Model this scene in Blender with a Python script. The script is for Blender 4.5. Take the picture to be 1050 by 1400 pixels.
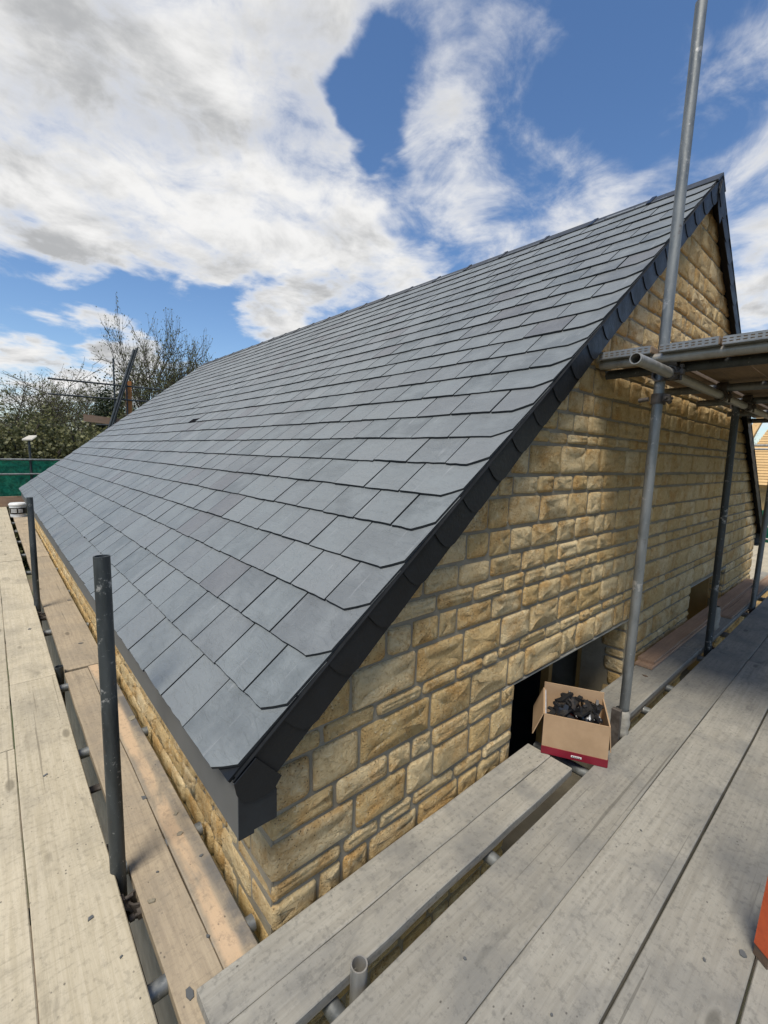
import bpy, math, random
from mathutils import Vector, Matrix
random.seed(7)
for o in list(bpy.data.objects): bpy.data.objects.remove(o)
S = bpy.context.scene
COL = S.collection

# ------------------------------------------------------------------ camera
CAMZ = 1.44
RX = Vector((0.75144119, -0.65908024, 0.03081179))
RY = Vector((-0.05978933, -0.11452586, -0.99161941))
RZ = Vector((0.65708551, 0.74330146, -0.12546542))
FPX = 611.09
cam_d = bpy.data.cameras.new('camera')
cam = bpy.data.objects.new('camera', cam_d); COL.objects.link(cam)
cam.matrix_world = Matrix(((RX.x, -RY.x, -RZ.x, 0), (RX.y, -RY.y, -RZ.y, 0), (RX.z, -RY.z, -RZ.z, CAMZ), (0, 0, 0, 1)))
cam_d.sensor_fit = 'VERTICAL'; cam_d.sensor_height = 36.0
cam_d.lens = FPX / 1400 * 36.0
cam_d.clip_start = 0.02; cam_d.clip_end = 3000
S.camera = cam
def pix(P):                      # projected size is only used to choose which pieces are built singly
    q = Vector(P) - Vector((0, 0, CAMZ))
    d = max(q.dot(RZ), 0.05)
    return 525 + FPX * q.dot(RX) / d, 700 + FPX * q.dot(RY) / d
def poly_px(pts):
    a = [pix(p) for p in pts]; s = 0
    for i in range(len(a)):
        x0, y0 = a[i]; x1, y1 = a[(i + 1) % len(a)]; s += x0 * y1 - x1 * y0
    cx = sum(p[0] for p in a) / len(a); cy = sum(p[1] for p in a) / len(a)
    return abs(s) / 2 if -20 < cx < 1070 and -20 < cy < 1420 else 0

# ------------------------------------------------------------------ sun and sky
SUN_EL = math.radians(62); SUN_AZ = math.atan2(-0.90, -0.43)        # azimuth from +Y towards +X
sd = Vector((math.sin(SUN_AZ) * math.cos(SUN_EL), math.cos(SUN_AZ) * math.cos(SUN_EL), math.sin(SUN_EL)))
sl = bpy.data.lights.new('sun', 'SUN'); sl.energy = 1.5; sl.angle = math.radians(20); sl.color = (1.0, 0.93, 0.82)
so = bpy.data.objects.new('sun', sl); COL.objects.link(so)
so.rotation_euler = sd.to_track_quat('Z', 'Y').to_euler(); so.location = (0, 0, 30)

W = bpy.data.worlds.new('World'); S.world = W; W.use_nodes = True
nt = W.node_tree; nt.nodes.clear()
class G:                          # small node-graph helper
    def __init__(s, t): s.t = t
    def n(s, typ, **kw):
        x = s.t.nodes.new(typ)
        for k, v in kw.items():
            if hasattr(x, k): setattr(x, k, v)
        return x
    def l(s, a, b): s.t.links.new(a, b)
    def put(s, sock, v):
        if v is None: return
        if hasattr(v, 'node'): s.l(v, sock)
        else: sock.default_value = v
    def math(s, op, a, b=None, c=None, clamp=False):
        x = s.n('ShaderNodeMath', operation=op); x.use_clamp = clamp
        s.put(x.inputs[0], a)
        if b is not None: s.put(x.inputs[1], b)
        if c is not None: s.put(x.inputs[2], c)
        return x.outputs[0]
    def vmath(s, op, a, b=None, scale=None):
        x = s.n('ShaderNodeVectorMath', operation=op); s.put(x.inputs[0], a)
        if b is not None: s.put(x.inputs[1], b)
        if scale is not None: s.put(x.inputs[3], scale)
        return x.outputs['Value' if op in ('DOT_PRODUCT', 'LENGTH') else 'Vector']
    def ramp(s, f, a, b, lo=0.0, hi=1.0, smooth=True):
        x = s.n('ShaderNodeMapRange'); x.interpolation_type = 'SMOOTHSTEP' if smooth else 'LINEAR'
        s.put(x.inputs[0], f)
        for i, v in enumerate((a, b, lo, hi)): x.inputs[i + 1].default_value = v
        return x.outputs[0]
    def mix(s, f, a, b, mode='MIX'):
        x = s.n('ShaderNodeMix', data_type='RGBA', blend_type=mode)
        s.put(x.inputs[0], f)
        for i, v in ((6, a), (7, b)):
            if not hasattr(v, 'node') and len(v) == 3: v = (*v, 1)
            s.put(x.inputs[i], v)
        return x.outputs[2]
    def noise(s, vec, scale, detail=4, rough=0.55, dist=0.0):
        x = s.n('ShaderNodeTexNoise'); s.put(x.inputs['Vector'], vec)
        x.inputs['Scale'].default_value = scale; x.inputs['Detail'].default_value = detail
        x.inputs['Roughness'].default_value = rough; x.inputs['Distortion'].default_value = dist
        return x.outputs[0]
    def vor(s, vec, scale, feature='F1'):
        x = s.n('ShaderNodeTexVoronoi', feature=feature); s.put(x.inputs['Vector'], vec); x.inputs['Scale'].default_value = scale
        return x.outputs[0]
    def mapping(s, vec, scale=(1, 1, 1), rot=(0, 0, 0)):
        x = s.n('ShaderNodeMapping'); s.put(x.inputs[0], vec); x.inputs['Scale'].default_value = scale; x.inputs['Rotation'].default_value = rot
        return x.outputs[0]

g = G(nt)
sky = g.n('ShaderNodeTexSky', sky_type='NISHITA'); sky.sun_disc = False
sky.sun_elevation = SUN_EL; sky.sun_rotation = SUN_AZ
sky.air_density = 1.0; sky.dust_density = 0.6; sky.ozone_density = 2.0
co = g.n('ShaderNodeTexCoord').outputs['Generated']
sep = g.n('ShaderNodeSeparateXYZ'); g.l(co, sep.inputs[0])
zz = g.math('MAXIMUM', sep.outputs[2], 0.0)
den = g.math('ADD', zz, 0.16)
cmb = g.n('ShaderNodeCombineXYZ')
g.l(g.math('DIVIDE', sep.outputs[0], den), cmb.inputs[0]); g.l(g.math('DIVIDE', sep.outputs[1], den), cmb.inputs[1])
P = cmb.outputs[0]
n1 = g.noise(P, 1.5, 9, 0.60, 0.25)
n2 = g.noise(g.vmath('ADD', P, (7.3, 2.1, 0.7)), 4.5, 8, 0.62, 0.5)
fb = g.math('ADD', g.math('MULTIPLY', n1, 0.55), g.math('MULTIPLY', n2, 0.45))
def dirpx(x, y):
    return (RX * ((x - 525) / FPX) + RY * ((y - 700) / FPX) + RZ).normalized()
# cloud banks: direction on the dome, angular radius (deg), weight
banks = [(dirpx(50, 90), 13, .46), (dirpx(200, 80), 12, .44), (dirpx(300, 200), 8, .46), (dirpx(400, 255), 6, .42), (dirpx(30, 215), 6.5, .32), (dirpx(160, 220), 6.5, .34), (dirpx(340, 30), 9, .30), (dirpx(455, 320), 3.5, .24), (dirpx(330, 320), 3, .18),
         (dirpx(600, 150), 7, .16), (dirpx(585, 240), 6, .13), (dirpx(660, 60), 6, .12), (dirpx(900, 160), 8, .17), (dirpx(720, 260), 7, .12), (dirpx(850, 240), 6, .08),
         (dirpx(1060, 330), 5.5, .34), (dirpx(375, 440), 3.0, .36), (dirpx(440, 425), 2.6, .26), (dirpx(540, 395), 4, .34), (dirpx(125, 488), 3.6, .38), (dirpx(170, 500), 3, .3), (dirpx(20, 465), 2.4, .24), (dirpx(20, 505), 3, .3),
         (dirpx(445, 140), 2.4, -.42), (dirpx(490, 105), 2.4, -.36), (dirpx(540, 75), 2.2, -.10), (dirpx(500, 190), 2.4, -.16), (dirpx(780, 60), 8, -.22), (dirpx(250, 395), 5, -.2), (dirpx(90, 385), 6, -.26), (dirpx(0, 400), 5, -.2), (dirpx(990, 50), 6, -.10), (dirpx(600, 335), 4, -.16), (dirpx(900, 20), 6, -.14), (dirpx(960, 330), 4, -.16), (dirpx(300, 440), 4, -.2)]
wn = g.n('ShaderNodeTexNoise'); g.l(P, wn.inputs['Vector']); wn.inputs['Scale'].default_value = 2.4; wn.inputs['Detail'].default_value = 5
warp = g.vmath('NORMALIZE', g.vmath('ADD', co, g.vmath('SCALE', g.vmath('SUBTRACT', wn.outputs['Color'], (.5, .5, .5)), None, 0.30)))
cov = None
for d, rad, w in banks:
    dt = g.vmath('DOT_PRODUCT', warp, tuple(d))
    wv = g.ramp(dt, math.cos(math.radians(rad * 1.75)), math.cos(math.radians(rad * 0.1)), 0, w)
    cov = wv if cov is None else g.math('ADD', cov, wv)
cov = g.math('MINIMUM', g.math('MAXIMUM', cov, -0.3), 0.46)
dens = g.math('ADD', g.math('MULTIPLY_ADD', fb, 2.3, -0.62), cov)
mask = g.ramp(dens, 0.47, 1.03)
thick = g.ramp(dens, 0.74, 1.05)
n3 = g.noise(g.vmath('ADD', P, (1.3, 9.1, 4.0)), 2.6, 7, 0.60, 0.3)
grey = g.math('MULTIPLY', thick, g.ramp(n3, 0.36, 0.64))
SK = 0.10
ccol = g.mix(grey, (3.15, 3.13, 3.10), (1.6, 1.63, 1.67))
hsv = g.n('ShaderNodeHueSaturation'); hsv.inputs['Saturation'].default_value = 1.15; hsv.inputs['Value'].default_value = 0.54
g.l(sky.outputs[0], hsv.inputs['Color'])
skyc = g.mix(mask, g.mix(1.0, hsv.outputs[0], (0.90, 0.90, 0.94), 'MULTIPLY'), ccol)
bg = g.n('ShaderNodeBackground'); bg.inputs[1].default_value = SK; g.l(skyc, bg.inputs[0])
wo = g.n('ShaderNodeOutputWorld'); g.l(bg.outputs[0], wo.inputs[0])

S.view_settings.view_transform = 'Standard'; S.view_settings.look = 'None'
S.view_settings.gamma = 1.0; S.view_settings.use_curve_mapping = False
S.view_settings.exposure = 1.55

# ------------------------------------------------------------------ materials
def new_mat(name):
    m = bpy.data.materials.new(name); m.use_nodes = True
    t = m.node_tree; t.nodes.clear(); gg = G(t)
    b = gg.n('ShaderNodeBsdfPrincipled'); o = gg.n('ShaderNodeOutputMaterial'); gg.l(b.outputs[0], o.inputs[0])
    return m, gg, b
def bump(gg, b, h, strength, dist=0.01):
    x = gg.n('ShaderNodeBump'); x.inputs['Strength'].default_value = strength; x.inputs['Distance'].default_value = dist
    gg.l(h, x.inputs['Height']); gg.l(x.outputs[0], b.inputs['Normal'])
def objco(gg, amount=37.0):
    tc = gg.n('ShaderNodeTexCoord'); oi = gg.n('ShaderNodeObjectInfo')
    r = gg.math('MULTIPLY', oi.outputs['Random'], amount)
    c = gg.n('ShaderNodeCombineXYZ')
    for i in range(3): gg.l(r, c.inputs[i])
    return tc.outputs['Object'], gg.vmath('ADD', tc.outputs['Object'], c.outputs[0]), oi.outputs['Random']

def mat_slate():
    m, k, b = new_mat('slate')
    uv = k.n('ShaderNodeUVMap'); uv.uv_map = 'uv'
    at = k.n('ShaderNodeAttribute', attribute_name='tone')
    c = k.n('ShaderNodeCombineXYZ'); k.l(k.math('MULTIPLY', at.outputs['Fac'], 91.0), c.inputs[0]); k.l(k.math('MULTIPLY', at.outputs['Fac'], 57.0), c.inputs[1])
    v = k.vmath('ADD', uv.outputs[0], c.outputs[0])
    streak = k.noise(k.mapping(v, (26, 2.2, 1)), 1.6, 5, 0.6, 0.3)
    cloud = k.noise(v, 6, 5, 0.6)
    rip = k.noise(k.mapping(v, (7, 16, 1), (0, 0, 0.5)), 1.6, 6, 0.6, 1.2)
    base = k.mix(at.outputs['Fac'], (0.118, 0.132, 0.133), (0.185, 0.199, 0.198))
    base = k.mix(k.ramp(cloud, 0.35, 0.7), base, (0.176, 0.194, 0.195))
    base = k.mix(k.math('MULTIPLY', k.ramp(streak, 0.60, 0.76), 0.5), base, (0.34, 0.35, 0.35))
    tint = k.n('ShaderNodeAttribute', attribute_name='tint')
    base = k.mix(k.math('MULTIPLY', tint.outputs['Fac'], 0.5), base, (0.125, 0.118, 0.120))
    k.l(base, b.inputs['Base Color'])
    k.l(k.ramp(cloud, 0.3, 0.75, 0.42, 0.58), b.inputs['Roughness'])
    b.inputs['Specular IOR Level'].default_value = 0.5
    fine = k.noise(v, 130, 3, 0.6)
    crack = k.ramp(k.math('ABSOLUTE', k.math('SUBTRACT', rip, 0.5)), 0.0, 0.05, -0.5, 0.0)
    h = k.math('ADD', k.math('MULTIPLY', rip, 1.0), k.math('MULTIPLY', fine, 0.10))
    h = k.math('ADD', h, k.math('MULTIPLY', streak, 0.18)); h = k.math('ADD', h, k.math('MULTIPLY', crack, 0.12))
    bump(k, b, h, 0.9, 0.007)
    return m
def mat_verge():
    m, k, b = new_mat('verge_slate')
    o, v, r = objco(k)
    n = k.noise(v, 9, 5, 0.6)
    k.l(k.mix(n, (0.006, 0.007, 0.008), (0.013, 0.0145, 0.016)), b.inputs['Base Color'])
    k.l(k.ramp(n, 0.3, 0.7, 0.38, 0.55), b.inputs['Roughness']); b.inputs['Specular IOR Level'].default_value = 0.3
    bump(k, b, k.noise(v, 30, 5, 0.6), 0.5, 0.005)
    return m
def mat_stone():
    m, k, b = new_mat('limestone')
    tc = k.n('ShaderNodeTexCoord'); at = k.n('ShaderNodeAttribute', attribute_name='tone')
    c = k.n('ShaderNodeCombineXYZ'); k.l(k.math('MULTIPLY', at.outputs['Fac'], 83.0), c.inputs[0]); k.l(k.math('MULTIPLY', at.outputs['Fac'], 31.0), c.inputs[2])
    v = k.vmath('ADD', tc.outputs['Object'], c.outputs[0])
    big = k.noise(v, 7, 4, 0.6, 0.4); med = k.noise(v, 42, 7, 0.72, 0.9); fine = k.noise(v, 140, 4, 0.6)
    base = k.mix(at.outputs['Fac'], (0.60, 0.425, 0.190), (0.73, 0.58, 0.335))
    base = k.mix(k.ramp(big, 0.42, 0.72), base, (0.52, 0.315, 0.115))
    base = k.mix(k.ramp(med, 0.53, 0.72), base, (0.74, 0.63, 0.40))
    base = k.mix(k.math('MULTIPLY', k.ramp(med, 0.49, 0.33), 0.62), base, (0.38, 0.225, 0.09))  # browner in the noise lows: cavity shade put into the stone colour
    pit = k.ramp(k.vor(v, 85), 0.06, 0.26, 1, 0)
    pit = k.math('MULTIPLY', pit, k.ramp(big, 0.36, 0.58))
    base = k.mix(k.math('MULTIPLY', pit, 0.75), base, (0.12, 0.075, 0.035))  # stone pitting, with the shade of the pits painted into its brown
    k.l(base, b.inputs['Base Color']); b.inputs['Roughness'].default_value = 0.9
    b.inputs['Specular IOR Level'].default_value = 0.2
    h = k.math('ADD', k.math('MULTIPLY', med, 1.0), k.math('MULTIPLY', fine, 0.2)); h = k.math('SUBTRACT', h, k.math('MULTIPLY', pit, 0.5))
    bump(k, b, h, 0.85, 0.03)
    return m
def mat_mortar():
    m, k, b = new_mat('lime_mortar')
    tc = k.n('ShaderNodeTexCoord'); v = tc.outputs['Object']
    n = k.noise(v, 5, 5, 0.6); f = k.noise(v, 180, 3, 0.6)
    k.l(k.mix(k.ramp(n, 0.3, 0.7), (0.215, 0.188, 0.138), (0.295, 0.262, 0.195)), b.inputs['Base Color'])
    b.inputs['Roughness'].default_value = 0.95; b.inputs['Specular IOR Level'].default_value = 0.1
    bump(k, b, k.math('ADD', f, k.math('MULTIPLY', n, 2.0)), 0.6, 0.006)
    return m
def mat_wood(name, ca, cb, cdirt, dirt=0.5, stripe=None, speck=0.7, sawk=0.22):
    m, k, b = new_mat(name)
    o, v, r = objco(k)
    grain = k.noise(k.mapping(v, (1.3, 26, 26)), 2.4, 6, 0.62, 0.6)
    saw = k.noise(k.mapping(v, (60, 3.0, 3.0), (0, 0, 0.45)), 2.2, 3, 0.6, 0.1)
    cl = k.noise(v, 3.2, 6, 0.62, 0.3); cl2 = k.noise(k.mapping(v, (2.0, 5.5, 5)), 1.6, 5, 0.65, 0.5)
    base = k.mix(k.ramp(grain, 0.32, 0.70), ca, cb)
    bri = k.ramp(r, 0, 1, 0.88, 1.08, False)
    cc = k.n('ShaderNodeCombineXYZ')
    for i in range(3): k.l(bri, cc.inputs[i])
    base = k.mix(1.0, base, cc.outputs[0], 'MULTIPLY')
    base = k.mix(k.math('MULTIPLY', k.ramp(cl, 0.42, 0.72), dirt), base, cdirt)
    base = k.mix(k.math('MULTIPLY', k.ramp(cl2, 0.56, 0.74), dirt * 0.6), base, tuple(x * 0.55 for x in cdirt))
    base = k.mix(k.math('MULTIPLY', k.ramp(saw, 0.52, 0.70), sawk), base, tuple(x * 0.5 for x in cb))
    if stripe:
        y0, wd, colr = stripe
        sp = k.n('ShaderNodeSeparateXYZ'); k.l(o, sp.inputs[0])
        dist = k.math('ABSOLUTE', k.math('ADD', k.math('SUBTRACT', sp.outputs[1], y0), k.math('MULTIPLY', k.math('SUBTRACT', cl, 0.5), 0.06)))
        f = k.math('MULTIPLY', k.ramp(dist, wd, wd * 0.45), k.ramp(cl2, 0.68, 0.42))
        base = k.mix(f, base, colr)
        g2 = k.math('ABSOLUTE', k.math('SUBTRACT', sp.outputs[1], y0 - wd * 1.9))
        f2 = k.math('MULTIPLY', k.ramp(g2, wd * 1.5, wd * 0.3), k.ramp(cl, 0.38, 0.60))
        base = k.mix(k.math('MULTIPLY', f2, 0.75), base, (0.09, 0.095, 0.10))
    sv = k.vor(k.mapping(v, (1, 1.4, 1)), 34); sn = k.noise(v, 9, 3, 0.6)
    spk = k.math('MULTIPLY', k.ramp(sv, 0.09, 0.16, 1, 0), k.ramp(sn, 0.50, 0.60))
    base = k.mix(k.math('MULTIPLY', spk, speck), base, (0.05, 0.045, 0.04))
    crk = k.noise(k.mapping(v, (0.55, 48, 48)), 1.0, 3, 0.55, 0.15)
    base = k.mix(k.math('MULTIPLY', k.ramp(crk, 0.665, 0.70), 0.55), base, tuple(x * 0.35 for x in cb))
    kn = k.vor(k.mapping(v, (1.5, 4.2, 4.2)), 1.3)
    base = k.mix(k.math('MULTIPLY', k.ramp(kn, 0.055, 0.115, 1, 0), 0.75), base, tuple(x * 0.42 for x in cb))
    base = k.mix(k.math('MULTIPLY', k.ramp(k.math('ABSOLUTE', k.math('SUBTRACT', kn, 0.16)), 0.0, 0.05, 1, 0), 0.18), base, tuple(x * 0.5 for x in cb))
    mott = k.noise(v, 48, 5, 0.7)
    base = k.mix(k.math('MULTIPLY', k.ramp(mott, 0.50, 0.66), 0.28 * dirt + 0.10), base, tuple(x * 0.5 for x in cdirt))
    k.l(base, b.inputs['Base Color'])
    b.inputs['Roughness'].default_value = 0.88; b.inputs['Specular IOR Level'].default_value = 0.2
    h = k.math('ADD', k.math('MULTIPLY', grain, 0.8), k.math('MULTIPLY', saw, sawk * 2.2)); h = k.math('ADD', h, k.math('MULTIPLY', mott, 0.5))
    bump(k, b, h, 0.5, 0.003)
    return m
def mat_tube(name, ca, cb, metal=0.55):
    m, k, b = new_mat(name)
    o, v, r = objco(k)
    n = k.noise(k.mapping(v, (14, 14, 3.0)), 1.5, 6, 0.65, 0.3); sp = k.noise(v, 70, 4, 0.6)
    base = k.mix(k.ramp(n, 0.32, 0.68), ca, cb)
    base = k.mix(k.math('MULTIPLY', k.ramp(sp, 0.62, 0.74), 0.4), base, (0.42, 0.42, 0.40))
    base = k.mix(k.math('MULTIPLY', k.ramp(k.noise(v, 9, 6, 0.75), 0.60, 0.66), 0.75), base, (0.42, 0.41, 0.38))
    base = k.mix(k.math('MULTIPLY', k.ramp(k.noise(k.vmath('ADD', v, (3, 5, 7)), 7, 6, 0.75), 0.60, 0.68), 0.6), base, (0.10, 0.055, 0.03))
    k.l(base, b.inputs['Base Color']); b.inputs['Metallic'].default_value = metal
    k.l(k.ramp(n, 0.3, 0.7, 0.38, 0.62), b.inputs['Roughness'])
    bump(k, b, sp, 0.25, 0.002)
    return m
def mat_plain(name, ca, cb=None, rough=0.6, metal=0.0, scale=12, bs=0.2, spec=0.5):
    m, k, b = new_mat(name)
    o, v, r = objco(k)
    n = k.noise(v, scale, 5, 0.62)
    k.l(k.mix(k.ramp(n, 0.3, 0.7), ca, cb or tuple(x * 0.75 for x in ca)), b.inputs['Base Color'])
    b.inputs['Roughness'].default_value = rough; b.inputs['Metallic'].default_value = metal; b.inputs['Specular IOR Level'].default_value = spec
    if bs: bump(k, b, k.noise(v, scale * 6, 4, 0.6), bs, 0.003)
    return m
def mat_leaf(name, ca, cb):
    m, k, b = new_mat(name)
    at = k.n('ShaderNodeAttribute', attribute_name='tone')
    k.l(k.mix(at.outputs['Fac'], ca, cb), b.inputs['Base Color']); b.inputs['Roughness'].default_value = 0.6
    tr = k.n('ShaderNodeBsdfTranslucent'); k.l(k.mix(at.outputs['Fac'], ca, cb), tr.inputs[0])
    mx = k.n('ShaderNodeMixShader'); mx.inputs[0].default_value = 0.35
    out = [x for x in k.t.nodes if x.type == 'OUTPUT_MATERIAL'][0]
    k.l(b.outputs[0], mx.inputs[1]); k.l(tr.outputs[0], mx.inputs[2]); k.l(mx.outputs[0], out.inputs[0])
    return m
M = {}
M['slate'] = mat_slate(); M['slate_edge_shade'] = mat_plain('shadow_dark_slate_edge', (0.022, 0.025, 0.027), (0.035, 0.038, 0.04), 0.8, 0, 30, 0.3, 0.15); M['verge'] = mat_verge(); M['stone'] = mat_stone(); M['mortar'] = mat_mortar()  # dark slate edges, near black to paint the shadow lines between slates
M['wood_left'] = mat_wood('sunbleached_board', (0.50, 0.44, 0.32), (0.42, 0.365, 0.255), (0.31, 0.275, 0.205), 0.75)
M['wood_right'] = mat_wood('grey_weathered_board', (0.305, 0.29, 0.245), (0.25, 0.235, 0.195), (0.175, 0.172, 0.156), 0.9, sawk=0.07)
M['wood_sandy'] = mat_wood('sandy_board', (0.42, 0.345, 0.24), (0.33, 0.27, 0.19), (0.23, 0.20, 0.155), 0.6, speck=0.6)
M['wood_stripe'] = mat_wood('sand_striped_board', (0.40, 0.33, 0.23), (0.33, 0.27, 0.19), (0.21, 0.19, 0.16), 0.7, stripe=(0.018, 0.034, (0.50, 0.365, 0.235)))
M['wood_red'] = mat_wood('reddish_plank', (0.36, 0.24, 0.16), (0.28, 0.185, 0.12), (0.25, 0.17, 0.12), 0.5)
M['wood_dark'] = mat_wood('board_underside', (0.30, 0.215, 0.14), (0.24, 0.17, 0.11), (0.16, 0.12, 0.09), 0.5)
M['wood_new'] = mat_wood('new_timber', (0.62, 0.42, 0.20), (0.52, 0.34, 0.15), (0.40, 0.26, 0.12), 0.3, speck=0.1)
M['tube'] = mat_tube('galvanised_tube', (0.13, 0.14, 0.138), (0.225, 0.235, 0.228))
M['tube_dark'] = mat_tube('dull_dark_tube', (0.032, 0.038, 0.040), (0.062, 0.070, 0.070), 0.35)
M['tube_pale'] = mat_tube('bright_galvanised_tube', (0.27, 0.26, 0.23), (0.38, 0.365, 0.33), 0.55)
M['rust'] = mat_plain('rusted_coupler', (0.055, 0.045, 0.036), (0.115, 0.10, 0.085), 0.7, 0.3, 25, 0.5)
M['zinc'] = mat_plain('zinc_band', (0.27, 0.28, 0.28), (0.20, 0.21, 0.21), 0.55, 0.5, 20, 0.15)
M['fascia'] = mat_plain('anthracite_fascia', (0.022, 0.026, 0.029), (0.014, 0.016, 0.018), 0.45, 0, 6, 0.05, 0.3)
M['fascia_pale'] = mat_plain('grey_fascia', (0.10, 0.105, 0.106), (0.085, 0.09, 0.09), 0.5, 0, 5, 0.05)
M['ridge'] = mat_plain('ridge_tile', (0.026, 0.029, 0.032), (0.045, 0.049, 0.052), 0.5, 0, 14, 0.3)
M['black'] = mat_plain('black_plastic', (0.012, 0.012, 0.013), (0.02, 0.02, 0.021), 0.28, 0, 20, 0.0)
M['vent'] = mat_plain('matt_black_vent', (0.006, 0.006, 0.007), (0.010, 0.010, 0.011), 0.9, 0, 20, 0.0, 0.05)
M['card'] = mat_plain('cardboard', (0.40, 0.275, 0.165), (0.34, 0.23, 0.135), 0.85, 0, 9, 0.2, 0.2)
M['crimson'] = mat_plain('crimson_print', (0.20, 0.008, 0.022), (0.15, 0.006, 0.016), 0.5, 0, 8, 0.05)
M['white'] = mat_plain('white_plastic', (0.72, 0.72, 0.69), (0.6, 0.6, 0.57), 0.5, 0, 12, 0.05)
M['bag'] = mat_plain('clear_bag', (0.55, 0.56, 0.58), (0.40, 0.41, 0.43), 0.2, 0, 25, 0.6)
M['concrete'] = mat_plain('grey_post', (0.16, 0.17, 0.16), (0.11, 0.115, 0.11), 0.8, 0, 7, 0.2)
M['lining'] = mat_plain('ochre_lining', (0.32, 0.20, 0.07), (0.24, 0.15, 0.05), 0.8, 0, 6, 0.2)
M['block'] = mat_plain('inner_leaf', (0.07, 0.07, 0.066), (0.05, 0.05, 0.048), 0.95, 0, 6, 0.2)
M['steel'] = mat_plain('lintel_steel', (0.40, 0.39, 0.34), (0.30, 0.28, 0.23), 0.6, 0.3, 12, 0.1)
M['tape'] = mat_plain('cement_wrap', (0.33, 0.31, 0.26), (0.22, 0.205, 0.17), 0.85, 0, 22, 0.6)
def mat_orange():
    m, k, b = new_mat('chipped_orange_paint')
    o, v, r = objco(k)
    n = k.noise(v, 11, 6, 0.7, 0.6); f = k.noise(v, 40, 5, 0.7)
    c = k.mix(k.ramp(f, 0.35, 0.7), (0.56, 0.10, 0.028), (0.46, 0.075, 0.025))
    c = k.mix(k.ramp(n, 0.56, 0.62), c, (0.20, 0.15, 0.10)); c = k.mix(k.ramp(f, 0.66, 0.72), c, (0.09, 0.06, 0.045))
    k.l(c, b.inputs['Base Color']); b.inputs['Roughness'].default_value = 0.6
    bump(k, b, n, 0.4, 0.004)
    return m
M['orange'] = mat_orange()
M['orange_end'] = mat_plain('rusty_bare_end', (0.13, 0.085, 0.055), (0.08, 0.06, 0.045), 0.8, 0, 24, 0.5)
M['orange_wood'] = mat_plain('orange_board', (0.45, 0.19, 0.05), (0.36, 0.14, 0.04), 0.7, 0, 6, 0.1)
M['bark'] = mat_plain('bark', (0.085, 0.075, 0.06), (0.055, 0.048, 0.04), 0.9, 0, 8, 0.3, 0.1)
M['leaf_spring'] = mat_leaf('spring_leaf', (0.09, 0.105, 0.035), (0.19, 0.19, 0.07))
M['leaf_ivy'] = mat_leaf('ivy_leaf', (0.055, 0.062, 0.024), (0.23, 0.225, 0.09))
M['leaf_dark'] = mat_leaf('conifer_leaf', (0.018, 0.030, 0.012), (0.045, 0.065, 0.025))
M['cream'] = mat_plain('cream_render', (0.50, 0.47, 0.40), (0.42, 0.40, 0.34), 0.9)
def mat_ground():
    m, k, b = new_mat('earth_and_grass')
    v = k.n('ShaderNodeTexCoord').outputs['Object']
    n = k.noise(v, 0.5, 6, 0.6)
    k.l(k.mix(k.ramp(n, 0.4, 0.6), (0.16, 0.12, 0.08), (0.06, 0.08, 0.03)), b.inputs['Base Color']); b.inputs['Roughness'].default_value = 1.0
    bump(k, b, k.noise(v, 9, 5, 0.6), 0.6, 0.05)
    return m
M['ground'] = mat_ground()
def mat_net():
    m, k, b = new_mat('green_debris_net')
    v = k.n('ShaderNodeTexCoord').outputs['Object']
    n = k.noise(v, 9, 8, 0.75, 0.8)
    c = k.mix(k.ramp(n, 0.35, 0.7), (0.0, 0.11, 0.065), (0.02, 0.34, 0.20))
    k.l(c, b.inputs['Base Color']); b.inputs['Roughness'].default_value = 0.6
    tr = k.n('ShaderNodeBsdfTranslucent'); k.l(c, tr.inputs[0])
    tp = k.n('ShaderNodeBsdfTransparent')
    m1 = k.n('ShaderNodeMixShader'); m1.inputs[0].default_value = 0.5; k.l(b.outputs[0], m1.inputs[1]); k.l(tr.outputs[0], m1.inputs[2])
    m2 = k.n('ShaderNodeMixShader'); m2.inputs[0].default_value = 0.13; k.l(m1.outputs[0], m2.inputs[1]); k.l(tp.outputs[0], m2.inputs[2])
    out = [x for x in k.t.nodes if x.type == 'OUTPUT_MATERIAL'][0]; k.l(m2.outputs[0], out.inputs[0])
    return m
M['net'] = mat_net()

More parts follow.
